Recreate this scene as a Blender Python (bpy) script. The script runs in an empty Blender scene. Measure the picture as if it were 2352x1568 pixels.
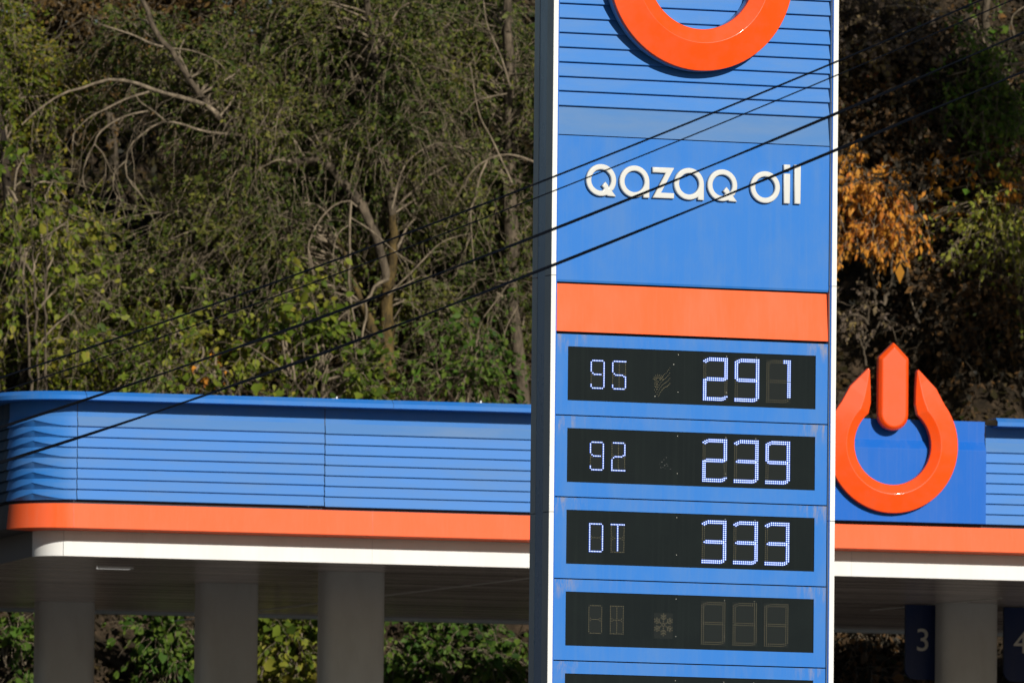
import bpy, math, random
import numpy as np
from math import sin, cos, tan, pi, radians

# ------------------------------------------------------------------ camera, sky, sun, exposure
C = bpy.context.scene.collection
S = bpy.context.scene
CAM_Z = -1.9
F_PX, PITCH, ROLL = 30000.0, 0.076, 0.010          # long telephoto, measured on a 2352 px wide frame
fw = np.array([0, cos(PITCH), sin(PITCH)]); up0 = np.array([0, -sin(PITCH), cos(PITCH)]); rt0 = np.array([1., 0, 0])
rt = rt0*cos(ROLL) + up0*sin(ROLL); up = up0*cos(ROLL) - rt0*sin(ROLL)
cam_data = bpy.data.cameras.new('camera'); cam = bpy.data.objects.new('camera', cam_data); C.objects.link(cam)
cam_data.sensor_width = 36; cam_data.lens = F_PX/2352*36
cam_data.clip_start = 1; cam_data.clip_end = 3000
cam_data.dof.use_dof = True; cam_data.dof.focus_distance = 95.0; cam_data.dof.aperture_fstop = 8.5
from mathutils import Matrix, Vector
M = Matrix(((rt[0], up[0], -fw[0], 0), (rt[1], up[1], -fw[1], 0), (rt[2], up[2], -fw[2], CAM_Z), (0, 0, 0, 1)))
cam.matrix_world = M
S.camera = cam

SUN_AZ, SUN_EL = radians(31), radians(22)          # to the right of the camera's back, low autumn sun
W_ = bpy.data.worlds.new('World'); S.world = W_; W_.use_nodes = True
nt = W_.node_tree; bg = nt.nodes['Background']
sky = nt.nodes.new('ShaderNodeTexSky'); sky.sky_type = 'NISHITA'; sky.sun_disc = False
sky.sun_elevation = SUN_EL; sky.sun_rotation = pi - SUN_AZ
sky.air_density = 1.0; sky.dust_density = 0.6; sky.ozone_density = 1.2
nt.links.new(sky.outputs[0], bg.inputs[0]); bg.inputs[1].default_value = 0.038
sl = bpy.data.lights.new('sun', 'SUN'); sl.energy = 4.4; sl.angle = radians(0.53); sl.color = (1, 0.95, 0.87)
so = bpy.data.objects.new('sun', sl); C.objects.link(so)
sdir = Vector((sin(SUN_AZ)*cos(SUN_EL), -cos(SUN_AZ)*cos(SUN_EL), sin(SUN_EL)))
so.rotation_euler = sdir.to_track_quat('Z', 'Y').to_euler(); so.location = (40, 40, 60)
S.view_settings.view_transform = 'Standard'; S.view_settings.look = 'None'
S.view_settings.exposure = 0; S.view_settings.gamma = 1
S.cycles.max_bounces = 5; S.cycles.diffuse_bounces = 2; S.cycles.glossy_bounces = 3
S.cycles.transmission_bounces = 2; S.cycles.transparent_max_bounces = 4

rng = np.random.default_rng(7); random.seed(7)

def at(x, y, d):
    """point seen at photograph position (x, y) of a 2352 px wide frame, d metres down the road"""
    v = fw + rt*((x-1176)/F_PX) + up*((784-y)/F_PX)
    v = v/v[1]*d
    return np.array([v[0], v[1], v[2]+CAM_Z])

# ------------------------------------------------------------------ object helpers
def tag(o, label=None, cat=None, group=None, kind=None):
    if label: o['label'] = label
    if cat: o['category'] = cat
    if group: o['group'] = group
    if kind: o['kind'] = kind
    return o
def empty(name, loc, rz=0):
    o = bpy.data.objects.new(name, None); C.objects.link(o); o.location = loc; o.rotation_euler = (0, 0, rz)
    o.empty_display_size = 0.3
    return o
def link_mesh(name, me, mats, parent=None, smooth=False):
    if not isinstance(mats, (list, tuple)): mats = [mats]
    for m in mats: me.materials.append(m)
    o = bpy.data.objects.new(name, me); C.objects.link(o)
    if parent: o.parent = parent
    if smooth: me.polygons.foreach_set('use_smooth', [True]*len(me.polygons))
    return o

class MB:
    def __init__(s): s.v = []; s.f = []; s.m = []
    def add(s, vs, fs, mi=0):
        b = len(s.v); s.v += [tuple(map(float, p)) for p in vs]
        for f in fs: s.f.append([b+i for i in f]); s.m.append(mi)
        return s
    def box(s, x0, x1, y0, y1, z0, z1, mi=0):
        vs = [(x0,y0,z0),(x1,y0,z0),(x1,y1,z0),(x0,y1,z0),(x0,y0,z1),(x1,y0,z1),(x1,y1,z1),(x0,y1,z1)]
        return s.add(vs, [(0,3,2,1),(4,5,6,7),(0,1,5,4),(1,2,6,5),(2,3,7,6),(3,0,4,7)], mi)
    def profile(s, prof, x0, x1, mi=0, closed=True, seg=1):
        """(y, z) outline extruded along x"""
        n = len(prof); vs = []
        for k in range(seg+1):
            x = x0+(x1-x0)*k/seg
            vs += [(x, y, z) for y, z in prof]
        fs = []
        for k in range(seg):
            for i in range(n if closed else n-1):
                j = (i+1) % n
                fs.append((k*n+i, k*n+j, (k+1)*n+j, (k+1)*n+i))
        if closed: fs += [tuple(range(n))[::-1], tuple(seg*n+i for i in range(n))]
        return s.add(vs, fs, mi)
    def cyl(s, c, r, h, axis=1, n=10, mi=0, taper=1.0):
        c = np.array(c, float); a = [np.eye(3)[(axis+1) % 3], np.eye(3)[(axis+2) % 3]]; d = np.eye(3)[axis]
        vs = [c+a[0]*r*cos(2*pi*i/n)+a[1]*r*sin(2*pi*i/n) for i in range(n)]
        vs += [c+d*h+(a[0]*r*cos(2*pi*i/n)+a[1]*r*sin(2*pi*i/n))*taper for i in range(n)]
        return s.add(vs, [(i, (i+1) % n, n+(i+1) % n, n+i) for i in range(n)]+[tuple(range(n))[::-1], tuple(range(n, 2*n))], mi)
    def build(s, name, mats, parent=None, smooth=False, bevel=0, seg=2):
        me = bpy.data.meshes.new(name); me.from_pydata(s.v, [], s.f)
        me.polygons.foreach_set('material_index', s.m)
        import bmesh
        bm = bmesh.new(); bm.from_mesh(me); bmesh.ops.recalc_face_normals(bm, faces=bm.faces); bm.to_mesh(me); bm.free()
        o = link_mesh(name, me, mats, parent, smooth)
        if bevel:
            md = o.modifiers.new('bevel', 'BEVEL'); md.width = bevel; md.segments = seg; md.limit_method = 'ANGLE'; md.angle_limit = radians(25)
            md.harden_normals = True
        return o

# ------------------------------------------------------------------ materials
def mat(name, col, rough=0.5, spec=0.5, metal=0, coat=0):
    m = bpy.data.materials.new(name); m.use_nodes = True
    b = m.node_tree.nodes['Principled BSDF']
    b.inputs['Base Color'].default_value = (*col, 1); b.inputs['Roughness'].default_value = rough
    b.inputs['Specular IOR Level'].default_value = spec; b.inputs['Metallic'].default_value = metal
    b.inputs['Coat Weight'].default_value = coat; b.inputs['Coat Roughness'].default_value = 0.08
    return m
def node(m, t, **k):
    n = m.node_tree.nodes.new(t)
    for a, v in k.items(): setattr(n, a, v)
    return n
def painted(name, col, rough=0.35, spec=0.2, dust=(0.35, 0.33, 0.28), amount=0.25, scale=(3, 3, 1.2), coat=0.0, streak=0.0, wav=0.0):
    """sheet metal paint with faint fade, dust film and rain streaks"""
    m = mat(name, col, rough, spec=spec, coat=coat); N = m.node_tree; b = N.nodes['Principled BSDF']
    tc = node(m, 'ShaderNodeTexCoord'); mp = node(m, 'ShaderNodeMapping'); mp.inputs['Scale'].default_value = scale
    N.links.new(tc.outputs['Object'], mp.inputs[0])
    n1 = node(m, 'ShaderNodeTexNoise'); n1.inputs['Scale'].default_value = 1.3; n1.inputs['Detail'].default_value = 7; n1.inputs['Roughness'].default_value = 0.62
    N.links.new(mp.outputs[0], n1.inputs[0])
    r1 = node(m, 'ShaderNodeMapRange'); r1.inputs[1].default_value = 0.42; r1.inputs[2].default_value = 0.75; r1.inputs[3].default_value = 0; r1.inputs[4].default_value = amount
    N.links.new(n1.outputs[0], r1.inputs[0])
    fac = r1.outputs[0]
    if streak:
        mp2 = node(m, 'ShaderNodeMapping'); mp2.inputs['Scale'].default_value = (38, 38, 0.9); N.links.new(tc.outputs['Object'], mp2.inputs[0])
        n2 = node(m, 'ShaderNodeTexNoise'); n2.inputs['Scale'].default_value = 1.0; n2.inputs['Detail'].default_value = 4
        N.links.new(mp2.outputs[0], n2.inputs[0])
        r2 = node(m, 'ShaderNodeMapRange'); r2.inputs[1].default_value = 0.5; r2.inputs[2].default_value = 0.8; r2.inputs[4].default_value = streak
        N.links.new(n2.outputs[0], r2.inputs[0])
        ad = node(m, 'ShaderNodeMath', operation='ADD', use_clamp=True); N.links.new(fac, ad.inputs[0]); N.links.new(r2.outputs[0], ad.inputs[1]); fac = ad.outputs[0]
    mx = node(m, 'ShaderNodeMix', data_type='RGBA'); mx.inputs[6].default_value = (*col, 1); mx.inputs[7].default_value = (*dust, 1)
    N.links.new(fac, mx.inputs[0]); N.links.new(mx.outputs[2], b.inputs['Base Color'])
    rr = node(m, 'ShaderNodeMapRange'); rr.inputs[3].default_value = rough; rr.inputs[4].default_value = min(1, rough+0.4)
    N.links.new(fac, rr.inputs[0]); N.links.new(rr.outputs[0], b.inputs['Roughness'])
    if wav:
        n3 = node(m, 'ShaderNodeTexNoise'); n3.inputs['Scale'].default_value = 1.6; n3.inputs['Detail'].default_value = 1
        N.links.new(tc.outputs['Object'], n3.inputs[0])
        bp = node(m, 'ShaderNodeBump'); bp.inputs['Strength'].default_value = wav; bp.inputs['Distance'].default_value = 0.02
        N.links.new(n3.outputs[0], bp.inputs['Height']); N.links.new(bp.outputs[0], b.inputs['Normal'])
    return m
def emit(name, col, strength):
    m = bpy.data.materials.new(name); m.use_nodes = True; N = m.node_tree; N.nodes.clear()
    e = N.nodes.new('ShaderNodeEmission'); e.inputs[0].default_value = (*col, 1); e.inputs[1].default_value = strength
    o = N.nodes.new('ShaderNodeOutputMaterial'); N.links.new(e.outputs[0], o.inputs[0]); return m

BLUE = (0.024, 0.176, 0.57)
m_blue = painted('blue_sheet_paint', BLUE, 0.45, spec=0.14, dust=(0.16, 0.26, 0.40), amount=0.30, streak=0.10, wav=0.15)
m_blue_dusty = painted('blue_slat_paint', (0.034, 0.190, 0.555), 0.45, spec=0.16, dust=(0.20, 0.28, 0.38), amount=0.34, scale=(1.2, 1.2, 5), streak=0.05, wav=0.1)
m_slat_film = painted('blue_slat_with_dust_film', (0.075, 0.205, 0.47), 0.6, spec=0.1, dust=(0.26, 0.30, 0.32), amount=0.32, scale=(.7, .7, 3))
m_blue_deep = painted('deep_blue_panel_paint', (0.012, 0.130, 0.54), 0.45, spec=0.08, amount=0.06, streak=0.05)
m_orange = painted('orange_band_paint', (0.95, 0.125, 0.030), 0.45, spec=0.10, dust=(0.50, 0.28, 0.20), amount=0.20, streak=0.08, wav=0.1)
m_logo = painted('orange_emblem_gloss', (0.92, 0.080, 0.004), 0.36, spec=0.22, dust=(0.40, 0.10, 0.04), amount=0.30, scale=(5, 5, 5), streak=0.05, coat=0.30)
m_white = painted('white_trim_paint', (0.80, 0.80, 0.77), 0.4, dust=(0.55, 0.52, 0.46), amount=0.22, streak=0.10)
m_letter = painted('white_letter_plastic', (0.64, 0.65, 0.62), 0.3, amount=0.05, coat=0.1)
m_side = painted('grey_side_cladding', (0.36, 0.42, 0.46), 0.33, spec=0.6, dust=(0.22, 0.23, 0.22), amount=0.3)
m_side2 = painted('blue_grey_side_cladding', (0.22, 0.34, 0.50), 0.25, spec=0.7, dust=(0.2, 0.22, 0.25), amount=0.3)
m_dark = mat('dark_gap_steel', (0.012, 0.016, 0.03), 0.6)
m_black = painted('black_display_face', (0.005, 0.009, 0.010), 0.5, spec=0.05, dust=(0.018, 0.024, 0.023), amount=0.35, scale=(2, 2, 2), streak=0.4)
m_win = mat('display_window_glass', (0.010, 0.014, 0.014), 0.4, spec=0.06)
m_led_core = emit('lit_led_core', (0.80, 0.90, 1.0), 1.9)
m_led_halo = emit('lit_led_bloom', (0.05, 0.16, 0.85), 1.1)  # blue bloom round each lit dot, built as a glowing disc
m_led_off = mat('unlit_led', (0.32, 0.27, 0.13), 0.4)
m_screw = mat('screw_steel', (0.6, 0.62, 0.6), 0.25, metal=1)
m_column = painted('column_cladding', (0.60, 0.61, 0.60), 0.38, dust=(0.40, 0.38, 0.35), amount=0.4)
m_navy = painted('navy_sign_paint', (0.008, 0.026, 0.11), 0.4, amount=0.05)
m_num = mat('sign_numeral_white', (0.62, 0.62, 0.58), 0.5)
m_cable = mat('cable_rubber', (0.005, 0.007, 0.012), 0.7, spec=0.1)
m_lamp = emit('soffit_tube', (1.0, 0.97, 0.9), 0.38)

# ribbed, slightly mirror-like soffit sheet
m_soffit = mat('ribbed_soffit_metal', (0.3, 0.27, 0.25), 0.22, spec=0.8, metal=0.25)
N = m_soffit.node_tree; b = N.nodes['Principled BSDF']
tc = node(m_soffit, 'ShaderNodeTexCoord'); mp = node(m_soffit, 'ShaderNodeMapping'); mp.inputs['Scale'].default_value = (0.15, 9, 1)
N.links.new(tc.outputs['Object'], mp.inputs[0])
wv = node(m_soffit, 'ShaderNodeTexNoise'); wv.inputs['Scale'].default_value = 1.5; wv.inputs['Detail'].default_value = 6; N.links.new(mp.outputs[0], wv.inputs[0])
cr = node(m_soffit, 'ShaderNodeValToRGB'); cr.color_ramp.elements[0].position = 0.35; cr.color_ramp.elements[0].color = (0.36, 0.30, 0.28, 1)
cr.color_ramp.elements[1].position = 0.7; cr.color_ramp.elements[1].color = (0.95, 0.84, 0.78, 1)
N.links.new(wv.outputs[0], cr.inputs[0]); N.links.new(cr.outputs[0], b.inputs['Base Color'])

# ------------------------------------------------------------------ the setting: one ground sheet with the hillside
def interp(x, xs, ys): return np.interp(x, xs, ys)
def hill(x, y):
    base = np.interp(y, [-200, 30, 70, 86, 120, 127.6, 129.0, 131, 134, 139, 146, 170, 400, 900],
                     [-3.6, -3.5, -2.4, -0.02, 0, 0.1, 3.4, 6.6, 8.8, 10.9, 12.0, 12.5, 16, 22])
    rise = np.clip((y-130)/16, 0, 1)*(np.clip((x+3.2)/2, 0, 1)*1.6+np.clip((x-0.5)/4, 0, 1)*5)
    lump = 0.25*np.sin(x*1.7+y*0.9)+0.18*np.sin(x*3.1-y*2.3)+0.1*np.sin(x*6.3+y*5.1)
    return base+rise+lump*np.clip((y-127.6)/3, 0, 1)
xs = np.unique(np.concatenate([np.linspace(-900, -30, 12), np.linspace(-30, -10, 11), np.linspace(-10, 12, 111), np.linspace(12, 40, 15), np.linspace(40, 900, 12)]))
ys = np.unique(np.concatenate([np.linspace(-200, 20, 6), np.linspace(20, 118, 33), np.linspace(118, 160, 169), np.linspace(160, 900, 14)]))
X, Y = np.meshgrid(xs, ys); Z = hill(X, Y); nx, ny = len(xs), len(ys)
V = np.stack([X.ravel(), Y.ravel(), Z.ravel()], 1)
idx = np.arange(nx*ny).reshape(ny, nx)
Fq = np.stack([idx[:-1, :-1].ravel(), idx[:-1, 1:].ravel(), idx[1:, 1:].ravel(), idx[1:, :-1].ravel()], 1)
me = bpy.data.meshes.new('ground'); me.from_pydata(V.tolist(), [], Fq.tolist())
m_ground = mat('ground_soil_and_asphalt', (0.1, 0.08, 0.05), 0.9, spec=0.2)
N = m_ground.node_tree; b = N.nodes['Principled BSDF']
tc = node(m_ground, 'ShaderNodeTexCoord'); sx = node(m_ground, 'ShaderNodeSeparateXYZ'); N.links.new(tc.outputs['Object'], sx.inputs[0])
n1 = node(m_ground, 'ShaderNodeTexNoise'); n1.inputs['Scale'].default_value = 5.5; n1.inputs['Detail'].default_value = 12; n1.inputs['Roughness'].default_value = 0.75; N.links.new(tc.outputs['Object'], n1.inputs[0])
cr = node(m_ground, 'ShaderNodeValToRGB'); E_ = cr.color_ramp.elements
E_[0].position = 0.36; E_[0].color = (0.010, 0.008, 0.005, 1); E_[1].position = 0.72; E_[1].color = (0.12, 0.080, 0.048, 1)
e = E_.new(0.52); e.color = (0.04, 0.028, 0.016, 1)
N.links.new(n1.outputs[0], cr.inputs[0])
n2 = node(m_ground, 'ShaderNodeTexNoise'); n2.inputs['Scale'].default_value = 40; n2.inputs['Detail'].default_value = 6; N.links.new(tc.outputs['Object'], n2.inputs[0])
cr2 = node(m_ground, 'ShaderNodeValToRGB'); cr2.color_ramp.elements[0].color = (0.03, 0.03, 0.03, 1); cr2.color_ramp.elements[1].color = (0.11, 0.105, 0.10, 1); N.links.new(n2.outputs[0], cr2.inputs[0])
gt = node(m_ground, 'ShaderNodeMath', operation='GREATER_THAN'); gt.inputs[1].default_value = 126.5; N.links.new(sx.outputs[1], gt.inputs[0])
mx = node(m_ground, 'ShaderNodeMix', data_type='RGBA'); N.links.new(gt.outputs[0], mx.inputs[0]); N.links.new(cr2.outputs[0], mx.inputs[6]); N.links.new(cr.outputs[0], mx.inputs[7])
N.links.new(mx.outputs[2], b.inputs['Base Color'])
bp = node(m_ground, 'ShaderNodeBump'); bp.inputs['Strength'].default_value = 0.6; bp.inputs['Distance'].default_value = 0.15; N.links.new(n1.outputs[0], bp.inputs['Height']); N.links.new(bp.outputs[0], b.inputs['Normal'])
tag(link_mesh('ground', me, m_ground, smooth=True), kind='structure')
m_apron = painted('forecourt_concrete', (0.10, 0.095, 0.09), 0.8, dust=(0.2, 0.18, 0.16), amount=0.5, scale=(.3, .3, .3))
tag(MB().box(-28, 40, 90, 124, -0.1, 0.06).build('forecourt', m_apron), kind='structure')

# ------------------------------------------------------------------ emblem: open ring with pointed horns and a bar between them
def emblem_ring(R, wall, ridge, r_in=0.59, box_mat=True):
    """front faces -y, back at y=0; origin at the ring's centre"""
    out = []; inn = []
    n = 64; a0, a1 = radians(38), radians(142)-2*pi
    for i in range(n+1):
        a = a0+(a1-a0)*i/n; out.append((cos(a), sin(a)))
    out = [(0.385, 1.12), (0.52, 0.985), (0.66, 0.845)]+out+[(-0.66, 0.845), (-0.52, 0.985), (-0.385, 1.12)]
    b0, b1 = radians(50), radians(130)-2*pi
    for i in range(n+1):
        a = b0+(b1-b0)*i/n; inn.append((r_in*cos(a), r_in*sin(a)))
    inn = [(0.36, 1.09), (0.345, 0.84), (0.342, 0.60)]+inn+[(-0.342, 0.60), (-0.345, 0.84), (-0.36, 1.09)]
    mid = [(i_[0]*0.66+o_[0]*0.34, i_[1]*0.66+o_[1]*0.34) for o_, i_ in zip(out, inn)]
    m = MB(); rings = []
    for k, (o_, md, i_) in enumerate(zip(out, mid, inn)):
        t = min(1.0, (k)/3.0, (len(out)-1-k)/3.0)           # the ridge sinks towards the two tips
        rings.append([(o_[0]*R, 0, o_[1]*R), (o_[0]*R, -wall*0.62, o_[1]*R), (o_[0]*R, -wall, o_[1]*R), (md[0]*R, -wall-ridge*(0.25+0.75*t), md[1]*R),
                      (i_[0]*R, -wall, i_[1]*R), (i_[0]*R, -wall*0.62, i_[1]*R), (i_[0]*R, 0, i_[1]*R)])
    vs = [p for r in rings for p in r]; K = 7
    for k in range(len(rings)-1):
        for j in range(K):
            jj = (j+1) % K
            mi = 1 if (j in (0, 5, 6)) and box_mat else 0
            m.f.append([k*K+j, k*K+jj, (k+1)*K+jj, (k+1)*K+j]); m.m.append(mi)
    m.v = vs
    m.f.append(list(range(K))); m.m.append(0); m.f.append([(len(rings)-1)*K+j for j in range(K)]); m.m.append(0)
    return m
def emblem_bar(R, wall, ridge):
    h = 0.236; out = [(h, 1.295), (0, 1.53), (-h, 1.295)]
    for i in range(17):
        a = pi+pi*i/16; out.append((h*cos(a), 0.456+h*sin(a)))
    sc = 0.80; inn = []
    for x, z in out:
        if z > 1.2: inn.append((x*sc, z-0.075 if x == 0 else z-0.035))
        else: inn.append((x*sc, 0.456+(z-0.456)*sc))
    n = len(out); m = MB()
    m.v = [(x*R, 0, z*R) for x, z in out]+[(x*R, -wall, z*R) for x, z in out]+[(x*R, -wall-ridge, z*R) for x, z in inn]
    for i in range(n):
        j = (i+1) % n
        m.f += [[i, j, n+j, n+i], [n+i, n+j, 2*n+j, 2*n+i]]; m.m += [0, 0]
    m.f += [list(range(n)), list(range(2*n, 3*n))]; m.m += [0, 0]
    return m

# ------------------------------------------------------------------ price pylon
PYAW = 0.36
pp = at(1600, 784, 94)
pc = pp+np.array([cos(PYAW), sin(PYAW), 0])*(-0.02)
pylon = empty('price_pylon', (pc[0], pc[1], 0.0), PYAW)
tag(pylon, 'tall blue price pylon with white edges, orange band and lit fuel price displays', 'pylon')
PZ = pp[2]            # local v=0 height above the ground
def z(v): return v+PZ
HW = 1.107; TOP = z(4.25); D = 0.39
m = MB()      # side cladding in three folds, open behind
def vsegs(): return [(-0.05, z(-2.97)), (z(-2.97)+0.004, z(-1.266)), (z(-1.266)+0.004, z(0.437)), (z(0.437)+0.004, TOP)]
for sx_ in (-1, 1):
    a_, b_ = MB(), MB()
    for z0, z1 in vsegs():
        x0, x1 = sorted((sx_*HW*0.999, sx_*(HW-0.05)))
        a_.box(x0, x1, 0.012, 0.133, z0, z1); a_.box(x0, x1, 0.29, D, z0, z1)
        x0, x1 = sorted((sx_*(HW-0.006), sx_*(HW-0.05)))
        b_.box(x0, x1, 0.1335, 0.2895, z0-0.004, z1)
    a_.build('side_cladding', m_side, pylon, bevel=0.003); b_.build('side_channel', m_side2, pylon)
for s_ in (-1, 1):
    m = MB()
    for z0, z1 in vsegs():
        w = 0.037 if s_ < 0 else 0.039
        x0, x1 = sorted((s_*HW, s_*(HW-w)))
        m.box(x0, x1, -0.002, 0.0115, z0-0.001, z1)
    m.build('white_edge_trim', m_white, pylon, bevel=0.002)
m = MB(); IW = HW-0.038
m.box(-IW, IW, 0.075, 0.12, 0, TOP-0.01)
m.build('inner_frame', m_dark, pylon)
for s_ in (-1, 1):    # blue reveals at both sides of the recessed panels
    m = MB(); x0, x1 = sorted((s_*(HW-0.0375), s_*(HW-0.046))); m.box(x0, x1, 0.003, 0.0745, 0.02, TOP-0.02)
    m.build('blue_reveal', m_blue_deep, pylon)
PW = HW-0.0465
# louvre panel
edges = [4.1]
v = 2.517
vv = [2.517+0.1056*k for k in range(14, 0, -1)]+[2.517, 2.410, 2.303, 2.1985, 2.093, 1.986, 1.881, 1.777, 1.6695, 1.456]
prof = []
yb = 0.056
for i in range(len(vv)-1):
    prof.append((yb, z(vv[i]))); prof.append((yb-0.026, z(vv[i+1])+0.004))
    if i < len(vv)-2: prof.append((yb-0.024, z(vv[i+1])))
prof.append((0.072, z(vv[-1])+0.004)); prof.append((0.072, z(vv[0])))
MB().profile(prof, -PW, PW).build('louvre_panel', [m_blue_dusty, m_slat_film], pylon)
for p_ in bpy.data.objects['louvre_panel'].data.polygons:
    if z(1.47) < p_.center.z < z(1.65): p_.material_index = 1
# name panel with a turned-in lower lip
MB().profile([(0.030, z(1.453)), (0.030, z(0.412)), (0.036, z(0.397)), (0.07, z(0.397)), (0.07, z(1.453))], -PW, PW).build('name_panel', m_blue, pylon)
name_panel = bpy.data.objects['name_panel']
MB().profile([(0.056, z(0.385)), (0.030, z(0.046)), (0.030, z(0.040)), (0.07, z(0.040)), (0.07, z(0.385))], -PW, PW).build('orange_band', m_orange, pylon)

# emblem on the pylon
m_price = m_blue.copy(); m_price.name = 'price_panel_paint_with_rain_dirt'; Np = m_price.node_tree
def mth(op, a, b=None, c=None):
    n_ = Np.nodes.new('ShaderNodeMath'); n_.operation = op
    for i_, v_ in enumerate((a, b, c)):
        if v_ is None: continue
        if isinstance(v_, (int, float)): n_.inputs[i_].default_value = v_
        else: Np.links.new(v_, n_.inputs[i_])
    return n_.outputs[0]
bs_ = Np.nodes['Principled BSDF']; old = bs_.inputs['Base Color'].links[0].from_socket
tc_ = Np.nodes.new('ShaderNodeTexCoord'); sp_ = Np.nodes.new('ShaderNodeSeparateXYZ'); Np.links.new(tc_.outputs['Object'], sp_.inputs[0])
fr = mth('FRACT', mth('DIVIDE', mth('SUBTRACT', z(0.020)+5.88, sp_.outputs[2]), 0.588))
topm = mth('MAXIMUM', mth('SUBTRACT', 1.0, mth('DIVIDE', fr, 0.26)), 0.0)
side = mth('MINIMUM', mth('MAXIMUM', mth('DIVIDE', mth('SUBTRACT', mth('ABSOLUTE', sp_.outputs[0]), 0.78), 0.2), 0.10), 1.0)
mp_ = Np.nodes.new('ShaderNodeMapping'); mp_.inputs['Scale'].default_value = (26, 26, 5); Np.links.new(tc_.outputs['Object'], mp_.inputs[0])
nz_ = Np.nodes.new('ShaderNodeTexNoise'); nz_.inputs['Scale'].default_value = 1.0; nz_.inputs['Detail'].default_value = 6; nz_.inputs['Roughness'].default_value = 0.7; Np.links.new(mp_.outputs[0], nz_.inputs[0])
nn_ = mth('MAXIMUM', mth('MULTIPLY', mth('SUBTRACT', nz_.outputs[0], 0.47), 5.0), 0.0)
fac_ = mth('MINIMUM', mth('MULTIPLY', mth('MULTIPLY', nn_, topm), side), 0.6)
mx_ = Np.nodes.new('ShaderNodeMix'); mx_.data_type = 'RGBA'; Np.links.new(fac_, mx_.inputs[0]); Np.links.new(old, mx_.inputs[6]); mx_.inputs[7].default_value = (0.30, 0.27, 0.25, 1)
Np.links.new(mx_.outputs[2], bs_.inputs['Base Color'])
RZ = z(2.667)
bx = emblem_ring(0.715, 0.110, 0.042, 0.578)
ring = bx.build('emblem_ring', [m_logo, m_side2], pylon, bevel=0.004)
ring.location = (0.0, -0.005+0.03, RZ)
bar = emblem_bar(0.715, 0.115, 0.025).build('emblem_bar', [m_logo], pylon, bevel=0.004); bar.location = (0.0, 0.025, RZ)

# raised letters
def letter(name, splines, off=(0, 0), parent=None):
    cu = bpy.data.curves.new(name, 'CURVE'); cu.dimensions = '2D'; cu.fill_mode = 'BOTH'
    for sp in splines:
        s_ = cu.splines.new('POLY'); s_.points.add(len(sp)-1); s_.use_cyclic_u = True
        for i, (x, y_) in enumerate(sp): s_.points[i].co = (x, y_, 0, 1)
    cu.extrude = 0.008; cu.bevel_depth = 0.009; cu.bevel_resolution = 3; cu.offset = -0.0095
    ob = bpy.data.objects.new(name+'_tmp', cu); C.objects.link(ob)
    dg = bpy.context.evaluated_depsgraph_get(); me = bpy.data.meshes.new_from_object(ob.evaluated_get(dg))
    bpy.data.objects.remove(ob)
    me.name = name
    n = len(me.vertices); co = np.empty(n*3); me.vertices.foreach_get('co', co); co = co.reshape(-1, 3)
    new = np.stack([co[:, 0]+off[0], -co[:, 2]+0.018, co[:, 1]+off[1]], 1); me.vertices.foreach_set('co', new.ravel())
    me.update()
    o = link_mesh(name, me, m_letter, parent); me.materials.clear(); me.materials.append(m_letter)
    return o
def arc(cx, cy, r, a0, a1, n=40): return [(cx+r*cos(radians(a0+(a1-a0)*i/n)), cy+r*sin(radians(a0+(a1-a0)*i/n))) for i in range(n+1)]
RR, ri = 0.117, 0.0755
def gl_o(): return [arc(0, 0, RR, 0, 360, 56)[:-1], arc(0, 0, ri, 0, 360, 44)[:-1]]
def gl_a():
    x0 = 0.068; an = math.degrees(math.acos(x0/RR))
    return [arc(0, 0, RR, 0, 360-an, 50)+[(x0, -0.115), (RR+0.001, -0.115)], arc(0, 0, ri, 0, 360, 44)[:-1]]
def gl_q():
    outer = arc(0, 0, RR, -38, 292, 52)+[(0.052, -0.115), (0.118, -0.115), (0.084, -0.073)][0:]
    inner = arc(0, 0, ri, -40, 278, 44)+[(0.024, -0.058), (0.004, -0.040), (0.034, -0.010), (0.055, -0.035)]
    return [outer, inner]
cz = z(1.138)
dx = 0.024
for nm, g, cx in (('letter_q', gl_q, -0.751), ('letter_a', gl_a, -0.4935), ('letter_a', gl_a, -0.071), ('letter_q', gl_q, 0.188), ('letter_o', gl_o, 0.521)):
    letter(nm, g(), (cx+dx, cz), name_panel)
letter('letter_z', [[(-0.085, 0.112), (0.085, 0.112), (-0.016, -0.071), (0.085, -0.071), (0.085, -0.112), (-0.085, -0.112), (0.015, 0.071), (-0.085, 0.071)]], (-0.27+dx, cz), name_panel)
letter('letter_i', [[(0, -0.113), (0.051, -0.113), (0.051, 0.106), (0, 0.106)], [(0, 0.126), (0.051, 0.126), (0.051, 0.172), (0, 0.172)]], (0.665+dx, cz), name_panel)
letter('letter_l', [[(0, -0.112), (0.051, -0.112), (0.051, 0.174), (0, 0.174)]], (0.748+dx, cz), name_panel)

m_scratch = mat('scratched_plate', (0.10, 0.105, 0.10), 0.5, spec=0.1)
m_plate = mat('cover_plate_edge', (0.003, 0.004, 0.004), 0.7, spec=0.02)
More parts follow.
